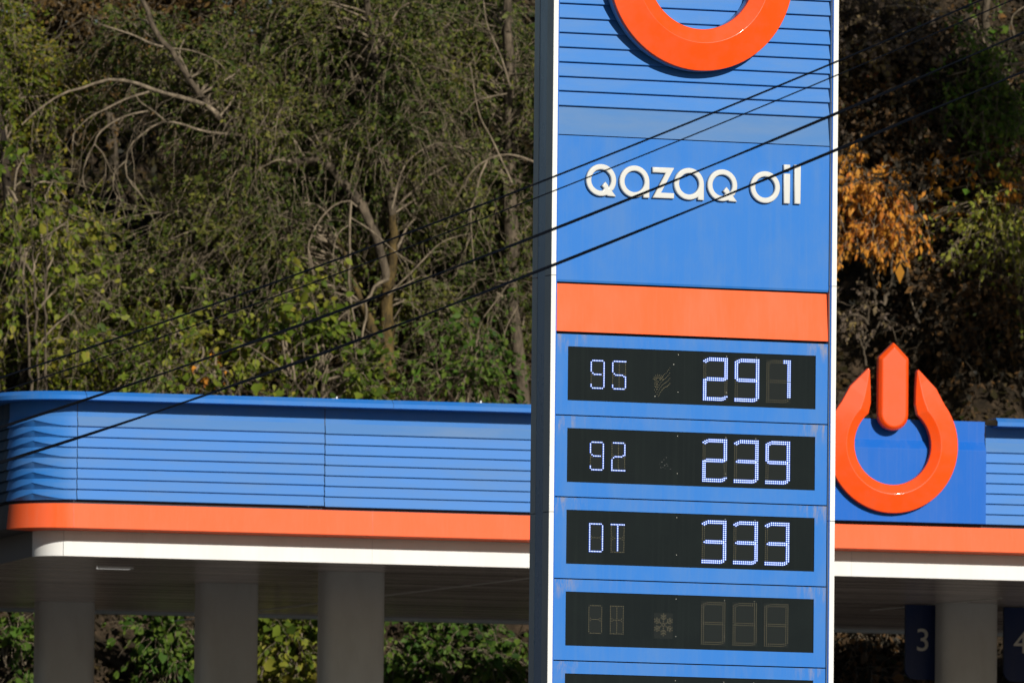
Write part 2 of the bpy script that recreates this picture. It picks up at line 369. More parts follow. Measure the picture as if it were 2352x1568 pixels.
# ---- segmented LED digits
BS = {'t': [], 'ul': [], 'ur': [], 'm': [], 'll': [], 'lr': [], 'b': []}
for c in range(3, 11): BS['t'].append((c, 0))
for c in range(3, 11): BS['t'].append((c, 1))
BS['t'] += [(1.9, 0.45), (0.9, 0.9), (1.9, 1.5), (0.0, 1.5), (1.0, 2.0)]
for r in range(0, 11): BS['ur'] += [(11, r), (12, r)]
for r in range(2, 10): BS['ul'] += [(0, r+.6), (1, r+.9)]
for c in range(2, 11): BS['m'] += [(c, 10), (c, 11)]
BS['m'] += [(1, 10.7), (11, 10.7)]
for r in range(11, 22): BS['ll'] += [(0, r), (1, r)]
for r in range(11, 19): BS['lr'] += [(12, r+.2), (11, r+.2)]
for c in range(2, 10): BS['b'] += [(c, 20), (c, 21)]
BS['b'] += [(0, 20), (1, 20), (0, 21), (1, 21), (10, 19.8), (10, 20.8), (11, 19.3), (11, 20.3), (12, 19.2)]
BS['s'] = [(9, 0), (10, 0), (9, 1), (10, 1)]
SHOW = {'2': 't ur m ll b', '9': 't ul ur m lr b', '1': 's ur lr', '3': 't ur m lr b', '8': 't ul ur m ll lr b', ' ': ''}
SS = {'t': [(c, 0) for c in range(1, 8)], 'b': [(c, 16) for c in range(1, 8)], 'm': [(c, 8) for c in range(2, 7)], 'ul': [(0, r) for r in range(1, 7)],
      'ur': [(8, r) for r in range(1, 8)], 'll': [(0, r) for r in range(10, 16)], 'lr': [(8, r) for r in range(9, 16)],
      'tl': [(0, 0)], 'tr': [(8, 0)], 'bl': [(0, 16)], 'br': [(8, 16)], 'ml': [(0, 8), (0, 7), (0, 9)], 'mr': [(8, 8)],
      'c': [(4, r) for r in range(1, 16)], 'dul': [(1, 7.3)], 'dll': [(1, 8.7)], 'dur': [(7, 7.3)], 'dlr': [(7, 8.7)], 'bt': [(0, 14), (0, 15)]}
SSHOW = {'9': 't ul ur m lr b dul bt mr', '5': 't tr ul dul m dlr lr b bt', '2': 't ur dur m dll ll b bl br', 'D': 't tl ul ll ml b bl ur lr mr', 'T': 't tl tr c', ' ': ''}
def digit(panel, x, zt, w, h, ch, big, seg2=False, yf=0.0):
    table = BS if big else SS; show = (SHOW if big else SSHOW)[ch].split()
    nc, nr = (12, 21) if big else (8, 16)
    lit = {p for s_ in show for p in table[s_]}
    allp = {p for k in (['t', 'ul', 'ur', 'm', 'll', 'lr', 'b'] if big else ['t', 'ul', 'ur', 'm', 'll', 'lr', 'b', 'dul', 'dll', 'dur', 'dlr', 'ml', 'mr']+(['c', 'tl', 'tr', 'bl', 'br'] if seg2 else [])) for p in table[k]}
    m = MB()
    m.box(x-0.006, x+w+0.006, yf-0.0012, yf+0.004, zt-h-0.008, zt+0.008, 3)
    for (c, r) in allp | lit:
        px, pz = x+c*w/nc, zt-r*h/nr
        if (c, r) in lit:
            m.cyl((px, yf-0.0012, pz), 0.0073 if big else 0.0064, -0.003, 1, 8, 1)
            m.cyl((px, yf-0.0042, pz), 0.0043 if big else 0.0038, -0.004, 1, 8, 0, taper=0.6)
        else:
            m.cyl((px, yf-0.0012, pz), 0.0026, -0.003, 1, 6, 2, taper=0.6)
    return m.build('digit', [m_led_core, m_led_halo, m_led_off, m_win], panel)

rows = [('95', '291', 'highest price panel, reading 95 and 291'), ('92', '239', 'price panel reading 92 and 239'), ('DT', '333', 'price panel reading DT and 333'),
        ('  ', '   ', 'switched-off price panel with a snowflake of dots'), ('  ', '   ', 'lowest price panel, switched off and cut by the frame')]
for k, (sm, bg_, lb) in enumerate(rows):
    top = z(0.020-0.588*k); bot = top-0.5795; st = z(-0.0675-0.588*k); sb = st-0.3885; SW = 0.961
    m = MB(); yf = 0.030
    # frame as four butted pieces around the screen opening
    m.box(-PW, PW, yf, 0.070, st, top); m.box(-PW, PW, yf, 0.070, bot, sb)
    m.box(-PW, -SW, yf, 0.070, sb, st); m.box(SW, PW, yf, 0.070, sb, st)
    panel = m.build('price_panel', m_price, pylon); panel['label'] = lb
    sc_ = MB(); sc_.box(-SW, SW, yf+0.008, yf+0.03, sb, st)
    sc_.build('display_screen', m_black, panel)
    fy = yf+0.008
    for ch, x, s2 in ((sm[0], -0.779, False), (sm[1], -0.613, True)): digit(panel, x, st-0.0955, 0.099, 0.198, ch, False, s2, fy)
    for ch, x in zip(bg_, (0.092, 0.337, 0.582)): digit(panel, x, st-0.0465, 0.180, 0.301, ch, True, False, fy)
    m = MB()
    if k == 0:      # twisted feather mark made of unlit dots
        ox, oz = -0.2885, st-0.157
        P = []
        for q in range(4):                       # strokes sweeping up to the right
            x0, z0 = 0.030-0.010*q, -0.200+0.016*q
            for t in np.linspace(0, 1, 16-q): P.append((x0+t*(0.088+0.010*q), z0+t*(0.110+0.022*q)+0.014*math.sin(t*5)))
        for q in range(3):                       # rounded hook at the upper left
            for t in np.linspace(0, 1, 8):
                a = radians(165-150*t); r_ = 0.020+0.011*q
                P.append((0.030+r_*cos(a), -0.085+r_*sin(a)))
            for t in np.linspace(0, 1, 5): P.append((0.002+0.009*q, -0.070-0.010*q-0.014*t*4))
        for px, pz in P: m.cyl((ox+px, fy, oz+0.02+pz), 0.0024, -0.003, 1, 6, 0, taper=0.6)
        for q_ in ((-0.143, fy, st-0.102), (-0.286, fy, st-0.337)): MB().cyl(q_, 0.0062, -0.006, 1, 10, 0, taper=0.5).build('bolt', m_screw, panel)
        m.build('dot_emblem', [m_led_off, m_screw], panel)
    elif k == 3:    # snowflake
        m.box(-0.276, -0.131, fy-0.001, fy+0.004, st-0.318, st-0.134, 1)
        cx, cz_ = -0.2035, st-0.218
        for q in range(6):
            a = pi/2+q*pi/3; ca, sa = cos(a), sin(a)
            for t in np.linspace(0.012, 0.078, 6): m.cyl((cx+ca*t, fy-0.001, cz_+sa*t), 0.0020, -0.003, 1, 6, 0)
            for r0, ln in ((0.036, 0.022), (0.055, 0.020)):
                for sgn in (-1, 1):
                    for t in (0.5, 1.0):
                        m.cyl((cx+ca*r0+cos(a+sgn*0.9)*ln*t, fy-0.001, cz_+sa*r0+sin(a+sgn*0.9)*ln*t), 0.0020, -0.003, 1, 6, 0)
        m.build('dot_snowflake', [m_led_off, m_win], panel)
    elif k in (1, 2):
        x0, x1, z0, z1 = -0.278, -0.133, st-0.325, st-0.155
        if k == 1:
            m.box(x0, x1, fy-0.0006, fy+0.003, z0, z1, 0)
            for _ in range(14):
                px, pz = random.uniform(x0+0.03, x1-0.03), random.uniform(z0+0.05, z1-0.03)
                m.box(px, px+random.uniform(0.002, 0.010), fy-0.001, fy+0.002, pz, pz+random.uniform(0.002, 0.006), 1)
        if k == 1: m.build('scratched_cover_plate', [m_black, m_scratch], panel)
    for px, pz in ((-0.107, 0.03), (-0.107, 0.30), (0.268, 0.03), (0.268, 0.29), (0.50, 0.03)): MB().cyl((px, fy, st-pz), 0.0028, -0.003, 1, 6).build('screw', m_screw, panel)
m = MB()
m.box(-PW, PW, 0.030, 0.07, 0.25, z(0.020-0.588*5)); m.build('lower_panel', m_blue, pylon)
m = MB(); m.box(-1.3, 1.3, -0.2, 0.6, -0.3, 0.24); m.build('base', m_column, pylon, bevel=0.02)
m = MB(); m.box(-HW, HW, -0.002, D, TOP+0.001, TOP+0.03); m.build('top_cap', m_white, pylon)

# ------------------------------------------------------------------ station canopy
CYAW = 0.265
cp = at(1200, 1290, 114)
canopy = empty('station_canopy', (cp[0], cp[1], 0.0), CYAW)
tag(canopy, 'long low fuel station canopy with blue louvred fascia, orange band and white lower edge', 'canopy')
CZ = cp[2]
def zc(v): return v+CZ
UL, UR = -4.062, 16.0            # front run, corner centre at UL
DEPTH = 11.6
SOF = 0.14
def swept(profile, name, mats, u_end=UR, u_start=UL, corner=True, side_len=DEPTH-0.8, rc=0.285, parent=canopy, smooth_corner=True, a_end=pi/2):
    """profile of (outward offset o, height v) swept along the front, round the left corner and down the left side.
       corner centre is at (UL, rc); o is measured from the white band's face"""
    stations = []
    stations.append((u_end, None, 'f'))
    stations.append((u_start, None, 'f'))
    if corner:
        for i in range(1, 17): stations.append((None, a_end*i/16, 'c'))
        if a_end > 1.57: stations.append((None, side_len, 's'))
    vs = []; n = len(profile)
    for s_ in stations:
        for o_, v_ in profile:
            r = rc+o_
            if s_[2] == 'f': p = (s_[0], rc-r, zc(v_))
            elif s_[2] == 'c': a = s_[1]; p = (UL-r*sin(a), rc-r*cos(a), zc(v_))
            else: p = (UL-r, rc+s_[1], zc(v_))
            vs.append(p)
    fs = []
    for k in range(len(stations)-1):
        for i in range(n-1): fs.append((k*n+i, k*n+i+1, (k+1)*n+i+1, (k+1)*n+i))
    return vs, fs
def sweep(profile, name, mats, **kw):
    vs, fs = swept(profile, name, mats, **kw); m = MB(); m.add(vs, fs); o = m.build(name, mats, kw.get('parent', canopy))
    me = o.data
    me.polygons.foreach_set('use_smooth', [True]*len(me.polygons)); me.set_sharp_from_angle(angle=radians(20))
    return o
# white lower edge
sweep([(-0.03, -0.049), (0.0, -0.049), (0.0, 0.30), (-0.03, 0.30)], 'white_band', m_white, a_end=radians(80))
sweep([(-0.02, 0.17), (0.24, 0.178), (0.245, 0.183), (0.225, 0.393), (-0.02, 0.40)], 'orange_band', m_orange, a_end=radians(80))
m_sideband = painted('orange_band_in_shade', (0.045, 0.045, 0.05), 0.5, amount=0.2)  # dark grey puts the shade on the orange band's side into its colour
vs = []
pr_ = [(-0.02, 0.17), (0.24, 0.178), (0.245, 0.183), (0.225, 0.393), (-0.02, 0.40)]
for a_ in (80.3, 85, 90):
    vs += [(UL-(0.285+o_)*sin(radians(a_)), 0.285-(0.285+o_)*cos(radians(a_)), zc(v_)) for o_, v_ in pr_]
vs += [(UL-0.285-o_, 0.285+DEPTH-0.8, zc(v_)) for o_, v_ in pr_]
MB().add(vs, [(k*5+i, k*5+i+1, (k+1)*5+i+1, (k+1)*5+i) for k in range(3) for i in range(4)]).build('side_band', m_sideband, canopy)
m_sidegrey = painted('white_band_in_shade', (0.16, 0.155, 0.16), 0.5, amount=0.2)  # grey tone carries the shade on the white band's turned side
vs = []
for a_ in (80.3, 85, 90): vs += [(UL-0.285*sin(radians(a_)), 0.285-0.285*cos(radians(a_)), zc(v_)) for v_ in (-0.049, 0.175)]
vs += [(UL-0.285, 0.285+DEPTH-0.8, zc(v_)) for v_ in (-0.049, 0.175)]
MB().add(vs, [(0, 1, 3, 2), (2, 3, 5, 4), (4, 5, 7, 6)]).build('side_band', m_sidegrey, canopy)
# backing shadow gap
sweep([(0.10, 0.3935), (0.17, 0.395), (0.17, 0.425), (0.10, 0.427)], 'shadow_gap', m_dark)
# eaves cap
sweep([(0.12, 1.283), (0.42, 1.281), (0.42, 1.318), (0.36, 1.355), (0.10, 1.357)], 'eaves_cap', m_blue, u_end=UL+0.03, u_start=UL)
sweep([(0.12, 1.283), (0.42, 1.281), (0.42, 1.318), (0.36, 1.355), (0.10, 1.357)], 'eaves_cap', m_blue, u_end=-1.29, u_start=UL+0.035, corner=False)
sweep([(0.12, 1.283), (0.42, 1.281), (0.42, 1.318), (0.36, 1.355), (0.10, 1.357)], 'eaves_cap', m_blue, u_end=2.42, u_start=-1.287, corner=False)
sweep([(0.12, 1.283), (0.42, 1.281), (0.42, 1.318), (0.36, 1.355), (0.10, 1.357)], 'eaves_cap', m_blue, u_end=UR, u_start=4.21, corner=False)
# louvre sections along the front
SL = [1.15, 1.061, 0.970, 0.880, 0.790, 0.699, 0.608, 0.516, 0.426]
def slat_profile(jog=0.0):
    p = [(0.20, 1.30), (0.20, 1.155)]
    for i in range(8):
        p.append((0.20, SL[i]-0.001)); p.append((0.223, SL[i+1]+0.0035+jog)); p.append((0.221, SL[i+1]+jog))
    p.append((0.15, SL[8]+jog))
    return p
sections = [(-4.055, -1.852, 0.003), (-1.844, 2.40, -0.003), (4.165, 8.0, 0.0), (8.01, UR, 0.002)]
for x0, x1, jog in sections:
    vs, fs = swept(slat_profile(jog), '', None, u_end=x1, u_start=x0, corner=False)
    lp = MB().add(vs, fs).build('louvre_panel', [m_blue_dusty, m_slat_film], canopy)
    for p_ in lp.data.polygons:
        if p_.center.z > zc(1.063) and p_.center.z < zc(1.152): p_.material_index = 1
for x0, x1 in ((-4.061, -4.0555), (-1.8518, -1.8442), (8.0005, 8.0095)): MB().box(x0, x1, -0.195, -0.16, zc(0.43), zc(1.28)).build('panel_joint', m_dark, canopy)
# rounded corner with crossing lens-shaped facets
m = MB(); rc = 0.285; NA = 40
def cpt(t, o_, v_):
    r = rc+o_
    if t <= 1: a = t*pi/2; return (UL-r*sin(a), rc-r*cos(a), zc(v_))
    return (UL-r, rc+(t-1), zc(v_))
ts = [i/NA for i in range(NA+1)]
def bump(t, ph):
    s_ = min(max((t-0.12)/0.76, 0), 1); u = 1-abs(2*s_-1); return u**1.35
rowsv = []
for i in range(8):
    top, bot = SL[i], SL[i+1]
    A = []; B = []; Cc = []; Dd = []
    for t in ts:
        e = bump(t, 0)*0.052
        A.append(cpt(t, 0.20, top-0.001)); B.append(cpt(t, 0.224, bot+0.0035+e)); Cc.append(cpt(t, 0.212+0.006*min(1, e/0.03), bot-0.002+e)); Dd.append(cpt(t, 0.212-0.017*min(1, e/0.03), bot-0.0025))
    rws = [A, B, Cc, Dd]; base = len(m.v); n = len(ts)
    vs = [p for r in rws for p in r]; fs = []
    for q in range(3):
        for k in range(n-1): fs.append((q*n+k, q*n+k+1, (q+1)*n+k+1, (q+1)*n+k))
    m.add(vs, fs)
vs = [cpt(t, 0.20, 1.30) for t in ts]+[cpt(t, 0.20, 1.149) for t in ts]; n = len(ts)
m.add(vs, [(k, k+1, n+k+1, n+k) for k in range(n-1)])
cpanel = m.build('corner_panel', m_blue_dusty, canopy); cpanel['label'] = 'rounded corner panel with wavy crossing louvres'
cpanel.data.polygons.foreach_set('use_smooth', [True]*len(cpanel.data.polygons)); cpanel.data.set_sharp_from_angle(angle=radians(22))
m_side_blue = painted('slat_blue_in_shade', (0.012, 0.05, 0.10), 0.5, spec=0.1)  # slat blue darkened so that the side's shade sits in the colour
# left side louvres
m = MB()
prof = [(0.20, 1.30)]
for i in range(8): prof += [(0.20, SL[i]-0.001), (0.223, SL[i+1]+0.0035), (0.221, SL[i+1])]
vs = [(UL-rc-o_, rc, zc(v_)) for o_, v_ in prof]+[(UL-rc-o_, rc+DEPTH-0.8, zc(v_)) for o_, v_ in prof]; n = len(prof)
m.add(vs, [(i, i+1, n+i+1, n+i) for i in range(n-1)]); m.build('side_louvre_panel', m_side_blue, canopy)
for x0, o0, z0, z1, nm_ in ((-4.12, 0.0, -0.048, 0.17, 'band_joint'), (-1.36, 0.0, -0.048, 0.17, 'band_joint'), (-1.42, 0.2375, 0.186, 0.39, 'band_joint'), (-4.09, 0.2375, 0.186, 0.39, 'band_joint'), (3.0, 0.0, -0.048, 0.17, 'band_joint')):
    mj = MB(); t_ = 0.245-0.02*(1.0) if o0 else 0.0
    if o0: mj.add([(x0, -0.2465, zc(z0)), (x0+0.004, -0.2465, zc(z0)), (x0+0.004, -0.2265, zc(z1)), (x0, -0.2265, zc(z1)), (x0, -0.20, zc(z0)), (x0+0.004, -0.20, zc(z0)), (x0+0.004, -0.19, zc(z1)), (x0, -0.19, zc(z1))], [(0, 1, 2, 3), (4, 5, 6, 7), (0, 1, 5, 4), (2, 3, 7, 6), (1, 2, 6, 5), (0, 3, 7, 4)])
    else: mj.box(x0, x0+0.004, -0.0012, 0.02, zc(z0), zc(z1))
    mj.build(nm_, m_logo if o0 else m_column, canopy)
# emblem panel
EL, ER = 2.41, 4.155
def yo(o_): return -o_
prof = [(yo(0.212), zc(1.330)), (yo(0.212), zc(1.150)), (yo(0.262), zc(1.070)), (yo(0.262), zc(0.424)), (yo(0.10), zc(0.424)), (yo(0.10), zc(1.330))]
MB().profile(prof, EL, ER).build('emblem_panel', m_blue_deep, canopy, bevel=0.003)
ep = bpy.data.objects['emblem_panel']
r = emblem_ring(0.600, 0.060, 0.038, 0.585, False).build('emblem_ring', [m_logo], ep, bevel=0.008, seg=3); r.location = (3.275, -0.268, zc(1.095))
r = emblem_bar(0.595, 0.060, 0.035).build('emblem_bar', [m_logo], ep, bevel=0.012, seg=3); r.location = (3.275, -0.268, zc(1.09))
m = MB(); m.box(3.255, 3.295, -0.267, -0.18, zc(1.26), zc(1.325)); m.build('emblem_bracket', m_dark, ep)
# slab top, soffit, back edge
ct, cn = np.array([cos(CYAW), sin(CYAW), 0]), np.array([-sin(CYAW), cos(CYAW), 0])
def soffit_uv(px, py):
    d = at(px, py, 100)-np.array([0, 0, CAM_Z]); s_ = (zc(SOF)-CAM_Z)/d[2]; p = d*s_; q = p-np.array([cp[0], cp[1], 0])
    return float(q@ct), float(q@cn)
print('far', soffit_uv(400,1437), soffit_uv(1990,1472))
def xin(y, r=0.275): return UL-(math.sqrt(max(r*r-(rc-y)**2, 0)) if y < rc else r)
m = MB(); m.box(UL+0.01, UR, 0.04, DEPTH, zc(0.34), zc(1.15)); m.box(UL-0.26, UL, rc, DEPTH, zc(0.34), zc(1.15)); m.build('roof_slab', m_column, canopy)
m = MB(); nrib = 116
for i in range(nrib):
    y0 = 0.012+(DEPTH-0.02)*i/nrib; y1 = 0.012+(DEPTH-0.02)*(i+1)/nrib; x0 = xin(y0)
    m.profile([(y0, zc(SOF)), (y1-0.012, zc(SOF)), (y1-0.010, zc(SOF+0.008)), (y1-0.0005, zc(SOF+0.008)), (y1-0.0005, zc(SOF+0.05)), (y0, zc(SOF+0.05))], x0, UR)
soff = m.build('soffit', m_soffit, canopy)
for (qa, qb) in (((404, 1424), (1219, 1326)), ((2000, 1400), (2300, 1372))):
    ja, jb = np.array(soffit_uv(*qa)), np.array(soffit_uv(*qb)); jd = (jb-ja)/np.linalg.norm(jb-ja); jn = np.array([-jd[1], jd[0]])*0.012
    vs = [(*(p_+w_*jn), zc(SOF-h_)) for h_ in (0.001, 0.006) for p_ in (ja, jb) for w_ in (-1, 1)]
    MB().add(vs, [(0, 1, 3, 2), (4, 5, 7, 6), (0, 1, 5, 4), (2, 3, 7, 6), (0, 2, 6, 4), (1, 3, 7, 5)]).build('soffit_joint', m_white, canopy)
m = MB(); m.box(UL-0.26, UR, DEPTH, DEPTH+0.05, zc(SOF-0.03), zc(0.6)); m.build('back_edge', m_side, canopy)
for ux, uy, ln in [soffit_uv(*q)+(w_,) for q, w_ in (((262, 1303), 0.30),)]:
    m = MB(); m.box(ux-ln/2, ux+ln/2, uy-0.06, uy+0.06, zc(SOF-0.012), zc(SOF-0.001), 0); m.box(ux-ln/2-0.015, ux+ln/2+0.015, uy-0.075, uy-0.061, zc(SOF-0.014), zc(SOF-0.001), 1); m.build('soffit_lamp', [m_lamp, m_white], canopy)
for px in (750, 1082):
    m = MB(); u = (px-1200)/265/cos(CYAW)
    m.box(u-0.012, u+0.03, -0.15, -0.13, zc(1.357), zc(1.372)); m.box(u+0.022, u+0.034, -0.16, -0.12, zc(1.358), zc(1.388)); m.box(u-0.02, u-0.010, -0.16, -0.14, zc(1.358), zc(1.365))
    m.build('roof_clip', m_white, canopy)
cols = []
for px, py, w in ((158, 1381, 0.545), (531, 1338, 0.555), (818, 1312.5, 0.575), (2232, 1384, 0.55)):
    u, v_ = soffit_uv(px, py); cols.append((u, v_)); print('column', u, v_)
    m = MB(); n = 28; r_ = 0.09; dd = 0.34
    outl = []
    for cx, cy, a0 in ((w/2-r_, -dd/2+r_, -90), (w/2-r_, dd/2-r_, 0), (-w/2+r_, dd/2-r_, 90), (-w/2+r_, -dd/2+r_, 180)):
        for i in range(7): a = radians(a0+15*i); outl.append((cx+r_*cos(a), cy+r_*sin(a)))
    n = len(outl)
    vs = [(u+x, v_+dd/2+y, 0.0) for x, y in outl]+[(u+x, v_+dd/2+y, zc(SOF-0.001)) for x, y in outl]
    m.add(vs, [(i, (i+1) % n, n+(i+1) % n, n+i) for i in range(n)])
    o = m.build('column', m_column, canopy); o.data.polygons.foreach_set('use_smooth', [True]*len(o.data.polygons)); o.data.set_sharp_from_angle(angle=radians(30))

# hanging pump numbers either side of the right column
def pump_sign(px, py, w, txt, label, tx):
    u, v_ = soffit_uv(px, py); p = np.array([cp[0], cp[1], 0])+ct*u+cn*v_
    e_ = empty('pump_number_sign', (p[0], p[1], zc(SOF-0.01)), CYAW); tag(e_, label, 'sign', 'pump number signs under the canopy')
    m = MB(); H_ = 0.70; r_ = 0.10; ol = [(-w/2, 0), (-w/2, -H_+r_)]
    for i in range(1, 8): a = radians(180+90*i/8); ol.append((-w/2+r_+r_*cos(a), -H_+r_+r_*sin(a)))
    ol += [(-w/2+r_, -H_), (w/2, -H_), (w/2, 0)]
    n = len(ol)
    m.add([(x, 0, z_) for x, z_ in ol]+[(x, 0.04, z_) for x, z_ in ol], [tuple(range(n)), tuple(range(n, 2*n))]+[(i, (i+1) % n, n+(i+1) % n, n+i) for i in range(n)])
    m.build('sign_plate', m_navy, e_)
    cu = bpy.data.curves.new('numeral', 'FONT'); cu.body = txt; cu.size = 0.30; cu.extrude = 0.003; cu.align_x = 'CENTER'
    ob = bpy.data.objects.new('tmp', cu); C.objects.link(ob); dg = bpy.context.evaluated_depsgraph_get(); me = bpy.data.meshes.new_from_object(ob.evaluated_get(dg)); bpy.data.objects.remove(ob)
    me.name = 'numeral'; nn = len(me.vertices); co = np.empty(nn*3); me.vertices.foreach_get('co', co); co = co.reshape(-1, 3)
    me.vertices.foreach_set('co', np.stack([co[:, 0]+tx, -co[:, 2]-0.004, co[:, 1]-0.43], 1).ravel()); me.materials.clear()
    link_mesh('numeral', me, m_num, e_)
pump_sign(2120, 1386, 0.335, '3', 'dark blue hanging plate numbered 3, left of the right-hand canopy column', 0.0)
pump_sign(2350, 1392, 0.37, '4', 'dark blue hanging plate numbered 4, cut by the right frame edge', -0.02)

# ------------------------------------------------------------------ overhead cables
def tube_mesh(P, Rr, k, caps=False):
    """P (N,n,3), Rr (N,n) -> vertices, faces"""
    P = np.asarray(P, float); N_, n, _ = P.shape
    T = np.gradient(P, axis=1); T /= np.linalg.norm(T, axis=2, keepdims=True)+1e-9
    ref = np.zeros((N_, 1, 3)); ref[:, 0, 0] = 0.31; ref[:, 0, 1] = 0.88; ref[:, 0, 2] = 0.22
    A = np.cross(T, ref); A /= np.linalg.norm(A, axis=2, keepdims=True)+1e-9; B = np.cross(T, A)
    ang = np.arange(k)*2*pi/k
    V = P[:, :, None, :]+Rr[:, :, None, None]*(A[:, :, None, :]*np.cos(ang)[None, None, :, None]+B[:, :, None, :]*np.sin(ang)[None, None, :, None])
    idx = np.arange(N_*n*k).reshape(N_, n, k); nx_ = np.roll(idx, -1, axis=2)
    F = np.stack([idx[:, :-1], nx_[:, :-1], nx_[:, 1:], idx[:, 1:]], -1).reshape(-1, 4)
    return V.reshape(-1, 3), F
def smooth_path(pts, n):
    pts = np.array(pts, float); t = np.concatenate([[0], np.cumsum(np.linalg.norm(np.diff(pts, axis=0), axis=1))]); t /= t[-1]
    if len(pts) < 3: k = 1
    s_ = np.linspace(0, 1, n)
    # Catmull-Rom
    out = []
    for u in s_:
        i = min(np.searchsorted(t, u, side='right')-1, len(pts)-2); i = max(i, 0)
        p1, p2 = pts[i], pts[i+1]; p0 = pts[i-1] if i > 0 else 2*p1-p2; p3 = pts[i+2] if i+2 < len(pts) else 2*p2-p1
        w = (u-t[i])/(t[i+1]-t[i]+1e-9)
        out.append(0.5*((2*p1)+(-p0+p2)*w+(2*p0-5*p1+4*p2-p3)*w*w+(-p0+3*p1-3*p2+p3)*w**3))
    return np.array(out)
cab = [([(0, 868), (293, 767), (632, 650), (886, 553), (1194, 436.7), (1948, 131), (2241, 6)], 0.0062, 'uppermost cable crossing the pylon, thinner to the left', 1),
       ([(0, 900), (439, 749), (632, 682), (916, 578), (1215, 459), (1924, 173), (2305, 9)], 0.0042, 'finest cable, just under the uppermost one', 1),
       ([(0, 981), (178, 924), (362, 861), (574, 788), (886, 674), (1263, 529), (1924, 261), (2203, 138), (2352, 76)], 0.0075, 'thick twisted cable crossing the middle letters', 2),
       ([(0, 1060), (176, 1007), (412, 929), (574, 872), (886, 754), (1263, 612), (1530, 505), (1924, 345), (2188, 232), (2352, 164)], 0.0078, 'lowest thick cable, crossing under the last letters', 2)]
for pts, r_, lb, ns in cab:
    xs_ = np.array([p[0] for p in pts], float); ys_ = np.array([p[1] for p in pts], float)
    cf = np.polyfit(xs_, ys_, 3)
    xx = np.linspace(-1500, 3900, 160)
    yy = np.where(xx < 0, np.polyval(cf, 0)+np.polyval(np.polyder(cf), 0)*xx, np.where(xx > 2352, np.polyval(cf, 2352)+np.polyval(np.polyder(cf), 2352)*(xx-2352), np.polyval(cf, xx)))
    path = np.array([at(x, y_, 82-(x-1176)*0.0012) for x, y_ in zip(xx, yy)])
    e_ = MB(); Vs, Fs = [], []; off = 0
    if ns == 1:
        v_, f_ = tube_mesh(path[None], np.full((1, len(path)), r_), 8); Vs.append(v_); Fs.append(f_)
    else:
        ph = np.linspace(0, 26*pi, len(path))
        for q in range(2):
            o_ = np.stack([np.zeros_like(ph), np.cos(ph/3+q*pi)*r_*0.6, np.sin(ph/3+q*pi)*r_*0.6], 1)
            v_, f_ = tube_mesh((path+o_)[None], np.full((1, len(path)), r_*0.72), 8); Vs.append(v_); Fs.append(f_+off); off += len(v_)
    me = bpy.data.meshes.new('overhead_cable'); me.from_pydata(np.concatenate(Vs).tolist(), [], np.concatenate(Fs).tolist())
    o = link_mesh('overhead_cable', me, m_cable, smooth=True); tag(o, 'black '+lb, 'cable', 'overhead cables in front of the pylon')

# ------------------------------------------------------------------ vegetation
def leaf_mat(name, cols, trans=0.25):
    m = bpy.data.materials.new(name); m.use_nodes = True; N = m.node_tree; b = N.nodes['Principled BSDF']; out = N.nodes['Material Output']
    at_ = N.nodes.new('ShaderNodeAttribute'); at_.attribute_name = 'tint'
    cr = N.nodes.new('ShaderNodeValToRGB'); cr.color_ramp.interpolation = 'LINEAR'
    E_ = cr.color_ramp.elements
    while len(E_) > 1: E_.remove(E_[0])
    for i, c in enumerate(cols):
        e_ = E_[0] if i == 0 else E_.new(0.5)
        e_.position = i/(len(cols)-1); e_.color = (*c, 1)
    N.links.new(at_.outputs['Fac'], cr.inputs[0]); N.links.new(cr.outputs[0], b.inputs['Base Color'])
    b.inputs['Roughness'].default_value = 0.5; b.inputs['Specular IOR Level'].default_value = 0.10
    tr = N.nodes.new('ShaderNodeBsdfTranslucent'); N.links.new(cr.outputs[0], tr.inputs[0])
    mx = N.nodes.new('ShaderNodeMixShader'); mx.inputs[0].default_value = trans
    N.links.new(b.outputs[0], mx.inputs[1]); N.links.new(tr.outputs[0], mx.inputs[2]); N.links.new(mx.outputs[0], out.inputs[0])
    return m
def bark_mat(name, c0, c1, scale=14):
    m = mat(name, c0, 0.9, spec=0.2); N = m.node_tree; b = N.nodes['Principled BSDF']
    tc = node(m, 'ShaderNodeTexCoord'); mp = node(m, 'ShaderNodeMapping'); mp.inputs['Scale'].default_value = (1, 1, 0.35); N.links.new(tc.outputs['Object'], mp.inputs[0])
    n1 = node(m, 'ShaderNodeTexNoise'); n1.inputs['Scale'].default_value = scale; n1.inputs['Detail'].default_value = 8; n1.inputs['Roughness'].default_value = 0.7; N.links.new(mp.outputs[0], n1.inputs[0])
    cr = node(m, 'ShaderNodeValToRGB'); cr.color_ramp.elements[0].position = 0.38; cr.color_ramp.elements[1].position = 0.65
    cr.color_ramp.elements[0].color = (*c0, 1); cr.color_ramp.elements[1].color = (*c1, 1); N.links.new(n1.outputs[0], cr.inputs[0]); N.links.new(cr.outputs[0], b.inputs['Base Color'])
    bp = node(m, 'ShaderNodeBump'); bp.inputs['Strength'].default_value = 0.8; bp.inputs['Distance'].default_value = 0.03; N.links.new(n1.outputs[0], bp.inputs['Height']); N.links.new(bp.outputs[0], b.inputs['Normal'])
    return m
L_olive = leaf_mat('olive_leaves', [(0.018, 0.030, 0.007), (0.044, 0.068, 0.013), (0.080, 0.106, 0.020), (0.128, 0.146, 0.028), (0.19, 0.175, 0.038)])
L_yolive = leaf_mat('yellow_olive_leaves', [(0.024, 0.042, 0.005), (0.072, 0.102, 0.010), (0.145, 0.175, 0.018), (0.22, 0.245, 0.030), (0.29, 0.22, 0.03)])
